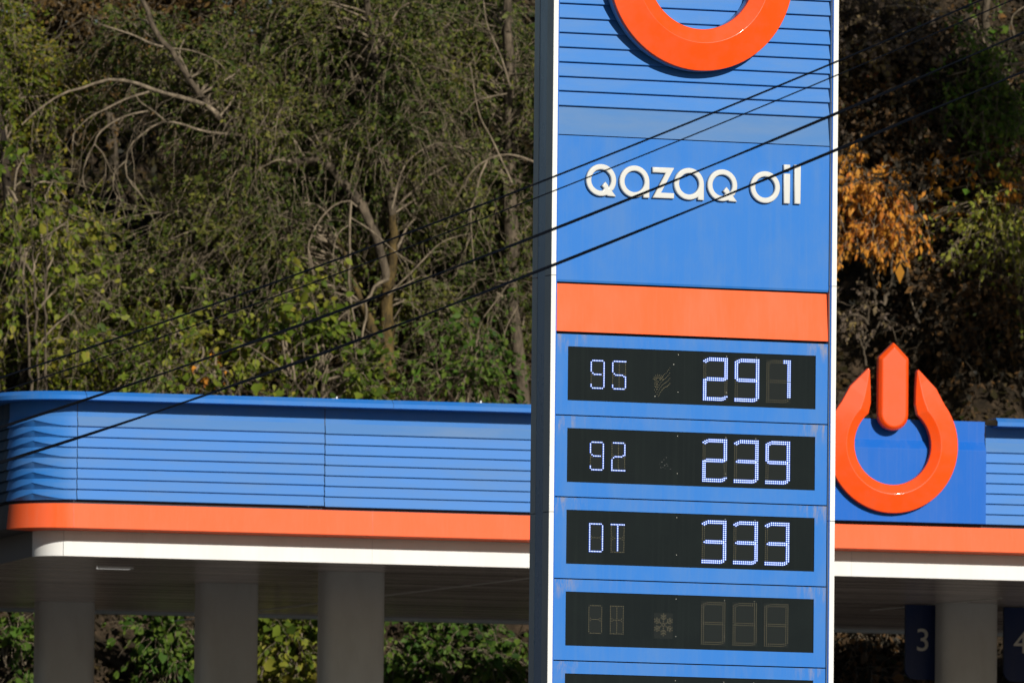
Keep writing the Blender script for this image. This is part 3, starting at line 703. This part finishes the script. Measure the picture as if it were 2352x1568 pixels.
L_green = leaf_mat('green_leaves', [(0.02, 0.045, 0.010), (0.045, 0.10, 0.015), (0.08, 0.16, 0.02), (0.14, 0.19, 0.03)])
L_lime = leaf_mat('yellow_green_leaves', [(0.04, 0.068, 0.010), (0.085, 0.13, 0.015), (0.145, 0.19, 0.022), (0.22, 0.25, 0.035), (0.30, 0.26, 0.04)])
L_brown = leaf_mat('withered_brown_leaves', [(0.020, 0.018, 0.008), (0.06, 0.040, 0.016), (0.12, 0.075, 0.028), (0.08, 0.085, 0.018), (0.22, 0.12, 0.03)])
L_russet = leaf_mat('russet_leaves', [(0.03, 0.024, 0.018), (0.09, 0.065, 0.045), (0.17, 0.13, 0.10), (0.20, 0.075, 0.035), (0.22, 0.16, 0.05)])
L_dark = leaf_mat('dull_dark_leaves', [(0.014, 0.014, 0.012), (0.030, 0.027, 0.019), (0.065, 0.050, 0.034), (0.04, 0.055, 0.015), (0.20, 0.10, 0.03)])  # dull leaf tones, darkened further to stand for shade on the right slope
L_orange = leaf_mat('orange_leaves', [(0.12, 0.06, 0.015), (0.40, 0.185, 0.025), (0.68, 0.29, 0.038), (0.78, 0.42, 0.075), (0.45, 0.13, 0.03)])
L_litter = leaf_mat('litter_leaves', [(0.012, 0.012, 0.007), (0.025, 0.022, 0.010), (0.045, 0.038, 0.016), (0.035, 0.055, 0.012), (0.10, 0.062, 0.025)])
B_pale = bark_mat('pale_twig_bark', (0.10, 0.08, 0.055), (0.32, 0.255, 0.175))
B_grey = bark_mat('grey_bark', (0.035, 0.028, 0.020), (0.16, 0.125, 0.085))
B_moss = bark_mat('mossy_ochre_bark', (0.022, 0.017, 0.010), (0.17, 0.115, 0.038))
B_dark = bark_mat('dark_bark', (0.015, 0.012, 0.010), (0.06, 0.045, 0.03))

def unit(v): return v/(np.linalg.norm(v, axis=-1, keepdims=True)+1e-9)
def grow_twigs(starts, dirs, lens, n, droop, wig):
    N_ = len(starts); s_ = np.linspace(0, 1, n)[None, :, None]
    P = starts[:, None, :]+dirs[:, None, :]*lens[:, None, None]*s_
    P[:, :, 2] -= (droop*lens)[:, None]*(s_[:, :, 0]**2)
    w = rng.normal(0, 1, (N_, n, 3))*wig*lens[:, None, None]; w[:, 0] = 0
    return P+np.cumsum(w, axis=1)*0.6
def sample_along(P, m_, lo=0.15, hi=1.0):
    """m_ random points on each polyline, with directions"""
    N_, n, _ = P.shape; u = rng.uniform(lo, hi, (N_, m_))*(n-1); i = np.minimum(u.astype(int), n-2); f = (u-i)[..., None]
    r = np.arange(N_)[:, None]; a, b_ = P[r, i], P[r, i+1]
    return (a*(1-f)+b_*f).reshape(-1, 3), unit(b_-a).reshape(-1, 3)
def leaves(pos, axis, size, aspect, hang, big=False, tint=None):
    M_ = len(pos); ax = unit(axis*0.7+rng.normal(0, 0.75, (M_, 3))+np.array([0, 0, -hang]))
    nr = rng.normal(0, 1, (M_, 3))+np.array([0.25, -0.55, 0.45]); sd = unit(np.cross(ax, nr)); nn = np.cross(sd, ax)
    L = size*np.exp(rng.normal(-0.02, 0.32, M_))[:, None]; Wd = L*aspect*0.5; fold = 0.25
    p0 = pos; tip = pos+ax*L
    if big:
        l1 = pos+ax*L*0.12+sd*Wd*0.75+nn*Wd*fold; l2 = pos+ax*L*0.5+sd*Wd+nn*Wd*fold
        r1 = pos+ax*L*0.12-sd*Wd*0.75+nn*Wd*fold; r2 = pos+ax*L*0.5-sd*Wd+nn*Wd*fold
        V = np.stack([p0, l1, l2, tip, r2, r1], 1).reshape(-1, 3); b_ = np.arange(M_)[:, None]*6
        F = np.concatenate([b_+np.array([0, 1, 2, 3]), b_+np.array([0, 3, 4, 5])]); k = 6
    else:
        l1 = pos+ax*L*0.45+sd*Wd+nn*Wd*fold; r1 = pos+ax*L*0.45-sd*Wd+nn*Wd*fold
        V = np.stack([p0, l1, tip, r1], 1).reshape(-1, 3); b_ = np.arange(M_)[:, None]*4
        F = b_+np.array([0, 1, 2, 3]); k = 4
    t = rng.beta(2.0, 2.2, M_) if tint is None else tint
    return V, F, np.repeat(t, k)
def np_mesh(name, V, F, tint=None, mats=None, midx=None, parent=None, smooth=False):
    me = bpy.data.meshes.new(name); me.vertices.add(len(V)); me.vertices.foreach_set('co', np.ascontiguousarray(V, dtype=np.float32).ravel())
    me.loops.add(F.size); me.loops.foreach_set('vertex_index', F.astype(np.int32).ravel())
    me.polygons.add(len(F)); me.polygons.foreach_set('loop_start', (np.arange(len(F))*4).astype(np.int32))
    if tint is not None:
        a = me.attributes.new('tint', 'FLOAT', 'POINT'); a.data.foreach_set('value', tint.astype(np.float32))
    me.update(calc_edges=True); me.validate()
    return link_mesh(name, me, mats, parent, smooth)
def mpp(d): return d/F_PX
TOTAL = 0
def plant(name, label, cat, base, trunks, clumps, leafm, size, aspect, hang=0.3, big=False, bark=B_grey, twigm=B_pale, hero=(), group=None,
          twig_r=0.0036, droop=0.28, twig_len=(0.25, 0.7), lpt=16, tint_shift=0.0, bare=0):
    """base: (x,y,d); trunks: [(points (x,y,d), r0, r1)]; clumps: [(x, y, d, rx, ry, rd, boughs, twigs per bough)]"""
    global TOTAL
    bp_ = at(*base); e_ = empty(name, tuple(bp_)); tag(e_, label, cat, group); org = bp_
    tp = []
    for pts, r0, r1 in trunks:
        P = smooth_path([at(*p) for p in pts], 26); P[1:-1] += rng.normal(0, 0.008, (24, 3)); rr = np.linspace(r0, r1, 26)*(1+np.convolve(rng.normal(0, 0.16, 30), [.25, .5, .25], 'same')[2:28])
        V, F = tube_mesh((P-org)[None], rr[None], 12); V = V+rng.normal(0, 1, V.shape)*rr.repeat(12)[:, None]*0.10; np_mesh('trunk', V, F, None, [bark[min(len(tp), len(bark)-1)] if isinstance(bark, list) else bark], parent=e_, smooth=True); tp.append(P)
    allt = np.concatenate(tp) if tp else bp_[None]
    BP, BR, TW, Lp, La, Cl = [], [], [], [], [], []
    for h in hero:
        pts, r0, r1 = h
        P = smooth_path([at(*p) for p in pts], 16); BP.append(P); BR.append(np.linspace(r0, r1, 16)*1.0)
    nh = len(BP)
    for (cx, cy, d, rx, ry, rd, nb, nt_) in clumps:
        c = at(cx, cy, d); sc = mpp(d)
        g = unit(rng.normal(0, 1, (nb, 3)))*rng.uniform(0.15, 1, (nb, 1))**0.45
        K = max(1, nb//3); g2 = unit(rng.normal(0, 1, (K, 3)))*rng.uniform(0.1, 0.9, (K, 1))**0.5
        g = g2[rng.integers(0, K, nb)]+g*np.minimum(1, np.array([0.42/(rx*sc), 0.42/rd, 0.38/(ry*sc)]))
        end = c+g*np.array([rx*sc, rd, ry*sc])
        dist = np.linalg.norm(end[:, None]-allt[None], axis=2)+np.maximum(0, allt[None, :, 2]-end[:, None, 2]-0.1)*1.5
        st = allt[np.argmin(dist+rng.uniform(0, 0.7, dist.shape), axis=1)]
        far = np.linalg.norm(end-st, axis=1); lim = 1.9
        st = np.where((far > lim)[:, None], end+(st-end)*(lim/far)[:, None], st)   # long boughs start on another bough, out of sight
        s_ = np.linspace(0, 1, 10)[None, :, None]
        mid = (st+end)/2+np.stack([rng.normal(0, .12, nb), rng.normal(0, .12, nb), 0.18+rng.uniform(0, 0.35, nb)], 1)
        P = (1-s_)**2*st[:, None]+2*s_*(1-s_)*mid[:, None]+s_**2*end[:, None]
        P += np.cumsum(rng.normal(0, 0.012, P.shape), axis=1)
        V, F = tube_mesh(P-org, np.linspace(0.013, 0.004, 10)[None]*rng.uniform(0.5, 1.3, (nb, 1)), 5)
        BP_c = (V, F); Cl.append(BP_c)
        s0, d0 = sample_along(P, nt_, 0.25, 1)
        dr = unit(d0*0.8+rng.normal(0, 0.7, d0.shape)+np.array([0, -0.15, 0.1])); ln = rng.uniform(*twig_len, len(s0))
        T1 = grow_twigs(s0, dr, ln, 6, droop, 0.05)
        s1, d1 = sample_along(T1, 3, 0.2, 0.9)
        T2 = grow_twigs(s1, unit(d1+rng.normal(0, 0.6, d1.shape)), rng.uniform(0.35, 0.6, len(s1))*np.repeat(ln, 3), 6, droop, 0.05)
        TW += [T1, T2]
        if bare:      # leafless arching twigs that reach out of the crown towards the light
            sb, db = sample_along(P, bare, 0.4, 1); Lb = rng.uniform(0.3, 0.8, len(sb))
            Tb = grow_twigs(sb, unit(db*0.5+rng.normal(0, 0.6, db.shape)+np.array([0.0, -0.35, 0.25])), Lb, 6, 0.5, 0.08); TW.append(Tb)
            s3, d3 = sample_along(Tb, 3, 0.3, 0.95); TW.append(grow_twigs(s3, unit(d3+rng.normal(0, 0.7, d3.shape)), np.repeat(Lb, 3)*rng.uniform(0.3, 0.6, len(s3)), 6, 0.5, 0.08))
        for T, k in ((T1, lpt), (T2, max(2, lpt//2))):
            p_, a_ = sample_along(T, k, 0.1, 1.0); Lp.append(p_); La.append(a_)
    if nh:
        P = np.stack(BP); V, F = tube_mesh(P-org, np.stack(BR), 7); 
        kf = len(F)//nh; kv = len(V)//nh
        for q in range(nh): np_mesh('bough', V[q*kv:(q+1)*kv], F[q*kf:(q+1)*kf]-q*kv, None, [twigm], parent=e_, smooth=True)
        s0, d0 = sample_along(P, 5, 0.3, 1); T = grow_twigs(s0, unit(d0+rng.normal(0, 0.55, d0.shape)), rng.uniform(0.15, 0.5, len(s0)), 6, 0.7, 0.05); TW.append(T)
    if TW:
        T = np.concatenate(TW); keep = rng.random(len(T)) < 0.92; T = T[keep]
        V, F = tube_mesh(T-org, np.linspace(twig_r, twig_r*0.45, 6)[None]*rng.uniform(0.6, 1.4, (len(T), 1)), 3)
        off = len(V); Vb, Fb = [V], [F]
        for v_, f_ in Cl: Vb.append(v_); Fb.append(f_+off); off += len(v_)
        np_mesh('branches', np.concatenate(Vb), np.concatenate(Fb), None, [twigm], parent=e_)
    if Lp:
        p_ = np.concatenate(Lp); a_ = np.concatenate(La)
        n_ = len(p_); cl = 0.5+0.5*np.sin(p_[:, 0]*2.1+p_[:, 2]*1.7+org[0])*np.sin(p_[:, 2]*2.9-p_[:, 1]*1.3)
        t = np.clip(rng.beta(2.2, 2.4, n_)+tint_shift+(cl-0.5)*0.45, 0, 1)
        V, F, t = leaves(p_-org, a_, size, aspect, hang, big, t); TOTAL += n_
        np_mesh('foliage', V, F, t, [leafm], parent=e_)
    return e_

# the forked mossy tree in the middle of the left woodland
D1 = 131.0
def H(pts, r0, r1, d=D1-0.5): return ([(x, y_, d+0.0) for x, y_ in pts], r0*1.0, r1)
plant('forked_tree', 'forked tree with mossy ochre trunk and arching bare boughs, left of the pylon', 'tree', (905, 1080, D1),
      [([(905, 1080, D1), (904, 926, D1), (897, 863, D1), (894, 801, D1), (888, 739, D1), (891, 677, D1), (898, 615, D1), (904, 552, D1), (901, 490, D1)], 0.075, 0.048),
       ([(901, 495, D1), (890, 400, D1), (885, 308, D1), (879, 249, D1), (870, 160, D1), (855, 73, D1), (838, -10, D1), (800, -250, D1)], 0.046, 0.03),
       ([(880, 850, D1-.1), (866, 795, D1-.1), (848, 739, D1-.1), (823, 677, D1-.1), (798, 608, D1-.1), (772, 545, D1-.1)], 0.050, 0.028),
       ([(889, 650, D1), (876, 590, D1-.1), (845, 499, D1-.2), (820, 459, D1-.2), (779, 407, D1-.2), (738, 366, D1-.2), (676, 375, D1-.2), (600, 350, D1-.2), (513, 284, D1-.3), (463, 223, D1-.4), (392, 117, D1-.5), (375, 103, D1-.5), (346, 44, D1-.5), (319, -10, D1-.5)], 0.048, 0.020)],
      [(580, 150, D1+1.0, 380, 170, 0.9, 46, 12), (820, 200, D1+.9, 330, 230, .9, 60, 12), (700, 450, D1+.7, 330, 170, 0.7, 36, 12), (700, 330, D1-.1, 260, 160, .3, 18, 11), (600, 530, D1-.1, 190, 90, .3, 12, 11), (960, 620, D1+.9, 150, 200, 0.5, 14, 10), (420, 620, D1, 260, 130, .5, 30, 12), (980, 250, D1-.2, 160, 180, .3, 12, 11)],
      L_olive, 0.043, 0.58, 0.05, bare=3, bark=[B_moss, B_grey, B_moss, B_grey],
      hero=[H([(500, 262), (483, 246), (425, 226), (366, 211), (308, 190), (249, 183), (190, 202), (146, 214), (105, 240), (73, 264), (50, 287)], 0.026, 0.008),
            H([(343, 211), (293, 226), (240, 252), (205, 270), (173, 302), (167, 319), (179, 334)], 0.014, 0.005),
            H([(560, 312), (539, 309), (469, 302), (410, 283), (369, 281), (331, 305), (302, 331), (289, 369), (293, 410), (325, 448)], 0.016, 0.006),
            H([(378, 277), (352, 255), (322, 234), (311, 217)], 0.009, 0.006),
            H([(340, 255), (293, 265), (255, 284), (226, 308), (217, 331), (202, 357), (190, 398), (193, 425)], 0.011, 0.006),
            H([(289, 369), (264, 396), (261, 434), (275, 459)], 0.008, 0.004), H([(217, 331), (240, 360), (243, 404)], 0.008, 0.004),
            H([(375, 108), (346, 100), (308, 82), (264, 67), (229, 56)], 0.014, 0.007), H([(381, 110), (440, 117), (498, 141), (527, 176)], 0.008, 0.004),
            H([(807, 462), (804, 499), (803, 552), (804, 599), (801, 633), (806, 695), (820, 760)], 0.013, 0.010),
            H([(820, 475), (807, 462), (773, 468), (739, 499), (717, 537), (708, 568), (714, 615), (736, 652), (776, 664)], 0.010, 0.006),
            H([(804, 499), (854, 531), (907, 577), (947, 605)], 0.009, 0.005), H([(801, 517), (779, 534), (767, 568), (761, 633)], 0.008, 0.004),
            H([(893, 640), (880, 646), (860, 658), (845, 686), (792, 720), (757, 758)], 0.020, 0.006),
            H([(838, 689), (842, 723), (832, 770), (838, 826), (848, 863), (870, 910)], 0.013, 0.009),
            H([(708, 568), (720, 640), (690, 700), (700, 780)], 0.007, 0.004), H([(891, 677), (950, 620), (1010, 560), (1060, 540)], 0.010, 0.005),
            H([(820, 860), (815, 790), (800, 730), (808, 690)], 0.010, 0.008), H([(900, 480), (930, 380), (1000, 330), (1060, 340)], 0.011, 0.005)])
D2 = 132.0
plant('straight_tree', 'straight dark-trunked tree half hidden by the pylon edge', 'tree', (1206, 1080, D2),
      [([(1206, 1080, D2), (1202, 926, D2), (1193, 832, D2), (1181, 739, D2), (1174, 646, D2), (1178, 552, D2), (1175, 459, D2), (1172, 352, D2), (1166, 264, D2), (1169, 176, D2), (1166, 88, D2), (1166, 0, D2), (1160, -250, D2)], 0.075, 0.045)],
      [(1060, 150, D2+.7, 200, 200, .9, 40, 12), (1060, 450, D2+.7, 170, 160, 0.7, 24, 12), (1120, 700, D2+.8, 180, 170, .7, 24, 10), (1300, 300, D2, 160, 300, 1.0, 18, 10)],
      L_olive, 0.041, 0.55, 0.05, bare=2, bark=B_grey, tint_shift=-0.05,
      hero=[H([(1250, 385), (1224, 371), (1183, 357), (1145, 357), (1101, 378), (1075, 407), (1066, 431)], 0.014, 0.006),
            H([(1119, 369), (1101, 410), (1090, 459), (1081, 480), (1084, 552), (1090, 615)], 0.012, 0.005),
            H([(1165, 215), (1125, 223), (1090, 234), (1066, 264)], 0.010, 0.004), H([(1175, 640), (1140, 690), (1105, 740), (1095, 800)], 0.009, 0.004),
            H([(1172, 200), (1150, 130), (1120, 60), (1110, 0)], 0.012, 0.007), H([(1176, 420), (1130, 320), (1100, 260), (1080, 150)], 0.011, 0.005),
            H([(1190, 700), (1160, 760), (1150, 820)], 0.006, 0.003)])
plant('far_tree', 'brown-leaved tree at the upper left with sky showing through', 'tree', (260, 420, 137),
      [([(260, 420, 137), (255, 300, 137), (235, 180, 137), (245, 60, 137), (230, -120, 137)], 0.06, 0.03)],
      [(230, 110, 137, 300, 200, 1.5, 46, 10), (480, 60, 137, 240, 150, 1.2, 24, 10), (40, 60, 136, 120, 120, .8, 12, 10), (620, 10, 136, 160, 90, .8, 18, 10)], L_brown, 0.050, 0.55, 0.3, tint_shift=0.0)
plant('young_tree', 'slender tree with pale peeling trunk above the canopy roof', 'tree', (635, 1020, 132.5),
      [([(635, 1020, 132.5), (652, 850, 132.5), (664, 740, 132.5), (676, 655, 132.5), (680, 600, 132.5), (690, 480, 132.5), (700, 330, 132.5)], 0.034, 0.02)],
      [(640, 560, 133, 230, 160, 0.7, 30, 12), (480, 780, 132, 220, 120, .6, 30, 12), (300, 680, 131.8, 200, 120, .5, 20, 12)], L_yolive, 0.045, 0.65, 0.1, bark=bark_mat('pale_peeling_bark', (0.14, 0.10, 0.07), (0.42, 0.30, 0.20)), tint_shift=0.08)
plant('left_edge_tree', 'bushy olive tree at the left frame edge', 'tree', (40, 1080, 131.5),
      [([(40, 1080, 131.5), (60, 800, 131.5), (30, 600, 131.5), (10, 350, 131.5), (-30, 100, 131.5), (-60, -150, 131.5)], 0.06, 0.035)],
      [(40, 230, 132.4, 200, 150, 0.7, 30, 12), (110, 640, 131.8, 210, 150, 0.6, 28, 12), (260, 840, 131, 300, 100, 0.6, 30, 12), (10, 60, 132, 110, 130, 1, 14, 12)], L_yolive, 0.044, 0.6, 0.1, bare=1, bark=B_dark)
SHR = 'broadleaf shrubs on the bank'
def shrub(x, yb, d, clumps, label, lm=L_lime, size=0.066, aspect=0.72, big=True, **kw):
    tr = []
    for q in range(3):
        cx, cy = clumps[0][0], clumps[0][1]
        tr.append(([(x+q*14-14, yb, d), (x+(cx-x)*.4+q*22-22, yb+(cy-yb)*.5, d), (cx+q*40-40, cy, d)], 0.016, 0.006))
    return plant('shrub', label, 'shrub', (x, yb, d), tr, clumps, lm, size, aspect, 0.6, big, hero=(), group=SHR, **kw)
shrub(90, 960, 129.3, [(70, 440, 129.6, 100, 80, 0.4, 5, 5), (110, 540, 129.8, 80, 70, 0.4, 4, 5), (60, 620, 129.6, 100, 90, 0.4, 5, 5), (200, 700, 129.6, 110, 80, 0.4, 5, 5), (120, 780, 129.6, 100, 70, 0.4, 3, 5)], 'shrub of large yellow-green leaves at the left edge', lpt=5)
shrub(730, 960, 129.6, [(700, 850, 129.9, 160, 70, 0.4, 11, 6), (600, 800, 129.9, 110, 70, .3, 6, 6), (760, 740, 130.4, 90, 60, .3, 3, 5), (660, 640, 130.4, 60, 50, .3, 2, 4)], 'shrub of large yellow-green leaves left of the mossy trunk', lpt=6)
shrub(420, 960, 129.8, [(420, 830, 129.8, 190, 90, 0.4, 12, 8)], 'low shrub with small mixed yellow and olive leaves above the left canopy', L_lime, 0.055, 0.6, lpt=6)
shrub(1060, 960, 130, [(1050, 860, 130, 140, 70, .4, 14, 7)], 'low dark green shrub with yellow flecks right of the mossy trunk', L_green, 0.055, 0.6, lpt=7)
shrub(540, 940, 129.6, [(510, 855, 130.2, 70, 40, .3, 2, 5)], 'small tuft of orange leaves among the olive shrubs', L_orange, 0.05, 0.6, lpt=5)
# seen under the canopy
DB = 129.4
shrub(50, 1640, DB, [(50, 1520, DB, 60, 70, 0.3, 8, 7)], 'green shrub seen under the canopy left of the first column', L_green, 0.075, 0.75, lpt=5, tint_shift=0.1)
shrub(400, 1660, DB, [(430, 1530, DB, 70, 80, 0.3, 10, 7)], 'green shrub seen between the first and second columns', L_green, 0.07, 0.75, lpt=6)
shrub(670, 1640, DB, [(665, 1510, DB, 85, 85, 0.3, 18, 9)], 'bright green shrub seen between the second and third columns', L_lime, 0.078, 0.8, lpt=6, tint_shift=0.08)
shrub(1040, 1660, DB, [(980, 1500, DB, 100, 70, 0.3, 12, 7), (1130, 1540, DB, 110, 60, 0.3, 8, 7)], 'green shrub seen between the third column and the pylon', L_green, 0.065, 0.7, lpt=7)
shrub(2000, 1680, DB+1, [(2010, 1540, DB+.3, 140, 90, 0.3, 34, 9)], 'dark shrub seen under the canopy right of the pylon', L_dark, 0.065, 0.7, lpt=6)
# right of the pylon
D4 = 131.5
plant('orange_shrub', 'shrub of drooping orange autumn leaves beside the pylon right edge', 'shrub', (2010, 700, D4),
      [([(2010, 700, D4), (2005, 600, D4), (2030, 480, D4)], 0.02, 0.008), ([(2030, 700, D4), (2060, 600, D4), (2075, 480, D4)], 0.018, 0.007)],
      [(1990, 520, D4-.3, 105, 115, 0.4, 26, 6), (2070, 560, D4-.3, 70, 90, .4, 13, 6), (2310, 470, D4-.2, 60, 60, .3, 4, 5), (1940, 420, D4-.3, 60, 40, .3, 9, 7), (2060, 440, D4-.3, 60, 40, .3, 6, 6), (2250, 400, D4-.2, 90, 60, .3, 3, 5)], L_orange, 0.060, 0.45, 2.2, lpt=7, twig_len=(0.12, 0.35))
plant('leaning_tree', 'dark tree with thick leaning trunk above the canopy emblem', 'tree', (2330, 960, D4+.4),
      [([(2330, 960, D4+.4), (2267, 761, D4+.4), (2228, 671, D4+.4), (2190, 594, D4+.4), (2151, 517, D4+.4), (2113, 440, D4+.4), (2080, 330, D4+.5), (2050, 180, D4+.6)], 0.10, 0.05)],
      [(2090, 320, D4+.3, 170, 110, .8, 40, 11), (2230, 620, D4+.2, 170, 160, .6, 34, 10), (2220, 790, D4+.2, 150, 90, .5, 18, 10), (2240, 160, D4+1.4, 180, 190, .5, 26, 10), (2290, 420, D4+1.2, 150, 170, .6, 34, 11), (2080, 900, D4+.6, 130, 60, .4, 14, 9)], L_dark, 0.055, 0.6, 0.3, bark=B_dark, twigm=B_grey)
plant('russet_tree', 'tree with withered grey and russet leaves beside the pylon top right', 'tree', (1985, 760, D4+1),
      [([(1985, 760, D4+1), (1990, 560, D4+1), (1975, 380, D4+1), (2000, 180, D4+1), (2030, -80, D4+1)], 0.055, 0.03)],
      [(2020, 130, D4+.8, 150, 150, .8, 40, 11), (1990, 330, D4+.9, 120, 90, .6, 20, 10)], L_russet, 0.058, 0.66, 0.5, bark=B_dark, twigm=B_grey)
plant('grey_tree', 'tree with straight grey trunk and green leaves near the right frame edge', 'tree', (2262, 980, D4),
      [([(2262, 980, D4+.9), (2262, 530, D4+.9), (2274, 466, D4+.9), (2259, 417, D4+.9), (2249, 360, D4+.9), (2266, 293, D4+.9), (2264, 205, D4+.9), (2267, 88, D4+.9), (2267, -10, D4+.9), (2270, -200, D4+.9)], 0.055, 0.04)],
      [(2290, 220, D4, 100, 90, .4, 18, 9), (2200, 120, D4, 70, 90, .4, 6, 8), (2330, 640, D4+.4, 100, 110, .5, 12, 8)], L_green, 0.05, 0.7, 0.3, lpt=10, bark=B_grey, tint_shift=0.4,
      hero=[H([(2027, 16), (2071, 13), (2129, 20), (2173, 31), (2217, 48), (2276, 97), (2334, 123), (2400, 150)][::-1], 0.012, 0.005, D4),
            H([(2261, 108), (2226, 76), (2179, 37)], 0.008, 0.006, D4), H([(2480, 120), (2352, 145), (2270, 151), (2217, 164), (2167, 177)], 0.018, 0.009, D4),
            H([(2400, 70), (2352, 98), (2305, 126), (2270, 151)], 0.012, 0.009, D4), H([(2360, 10), (2325, 40), (2330, 90), (2328, 108)], 0.007, 0.004, D4),
            H([(2360, 240), (2300, 235), (2280, 245), (2240, 270)], 0.008, 0.004, D4), H([(2113, 743), (2092, 684), (2085, 620), (2076, 556), (2080, 505), (2098, 453)], 0.012, 0.006, D4-.2)])
plant('yellow_shrub', 'shrub with yellow and ochre leaves at the right frame edge', 'shrub', (2330, 800, D4),
      [([(2330, 800, D4), (2320, 700, D4), (2300, 560, D4)], 0.02, 0.008)],
      [(2320, 520, D4+.1, 90, 90, .4, 12, 7), (2290, 630, D4, 110, 80, .4, 12, 7)], L_lime, 0.055, 0.6, 0.8, lpt=7, tint_shift=0.45)

plant('shrub', 'low brown-leaved shrub added in place of sunlit bare earth, just right of the pylon', 'shrub', (1990, 840, D4-.4),
      [([(1990, 840, D4-.4), (1985, 780, D4-.4), (1995, 730, D4-.4)], 0.012, 0.006)], [(1990, 715, D4-.3, 90, 55, .3, 8, 5)], L_russet, 0.05, 0.6, 0.6, lpt=6, tint_shift=0.0, group=SHR, twigm=B_grey, twig_len=(.12, .3))  # dry leaves added here to give the brown of lit earth
# tree added beyond the right frame edge so that its crown shades the right slope
SD = 128.0
plant('added_shade_tree', 'tree added at the upper right to shade the slope, mostly out of frame', 'tree', (2900, 1200, SD),
      [([(2900, 1200, SD), (2880, 700, SD), (2840, 100, SD), (2780, -600, SD)], 0.16, 0.08)],
      [(2700, 40, SD, 130, 300, .9, 13, 10), (2600, -330, SD, 300, 240, 1.1, 20, 10), (2740, 400, SD, 130, 200, .9, 10, 9)], L_dark, 0.075, 0.7, 0.3, bark=B_dark, twigm=B_grey)

# leaf litter and weeds covering the slope
n_ = 95000
px = rng.uniform(-6, 7, n_); py = rng.uniform(127.6, 150, n_); pz = hill(px, py)+rng.exponential(0.10, n_)
pos = np.stack([px, py, pz], 1); tint = np.clip(rng.beta(2, 2.4, n_)+0.25*np.sin(px*1.9)*np.sin(py*1.3+1), 0, 1)
V, F, t = leaves(pos, np.tile(np.array([0, -0.3, 0.3]), (n_, 1)), 0.085, 0.55, 0.0, False, tint)
s0 = pos[rng.integers(0, n_, 5000)]; T = grow_twigs(s0, unit(rng.normal(0, .8, (5000, 3))+np.array([0, -0.2, 0.6])), rng.uniform(0.2, 0.8, 5000), 6, 0.4, 0.06)
tag(np_mesh('undergrowth', V, F, t, [L_litter]), 'leaf litter and weeds covering the slope', 'undergrowth', kind='stuff')
V, F = tube_mesh(T, np.linspace(0.005, 0.002, 6)[None]*rng.uniform(.6, 1.5, (5000, 1)), 3)
tag(np_mesh('dead_twigs', V, F, None, [B_grey]), 'tangle of dead twigs lying on the slope', 'twigs', kind='stuff')
print('leaves', TOTAL)
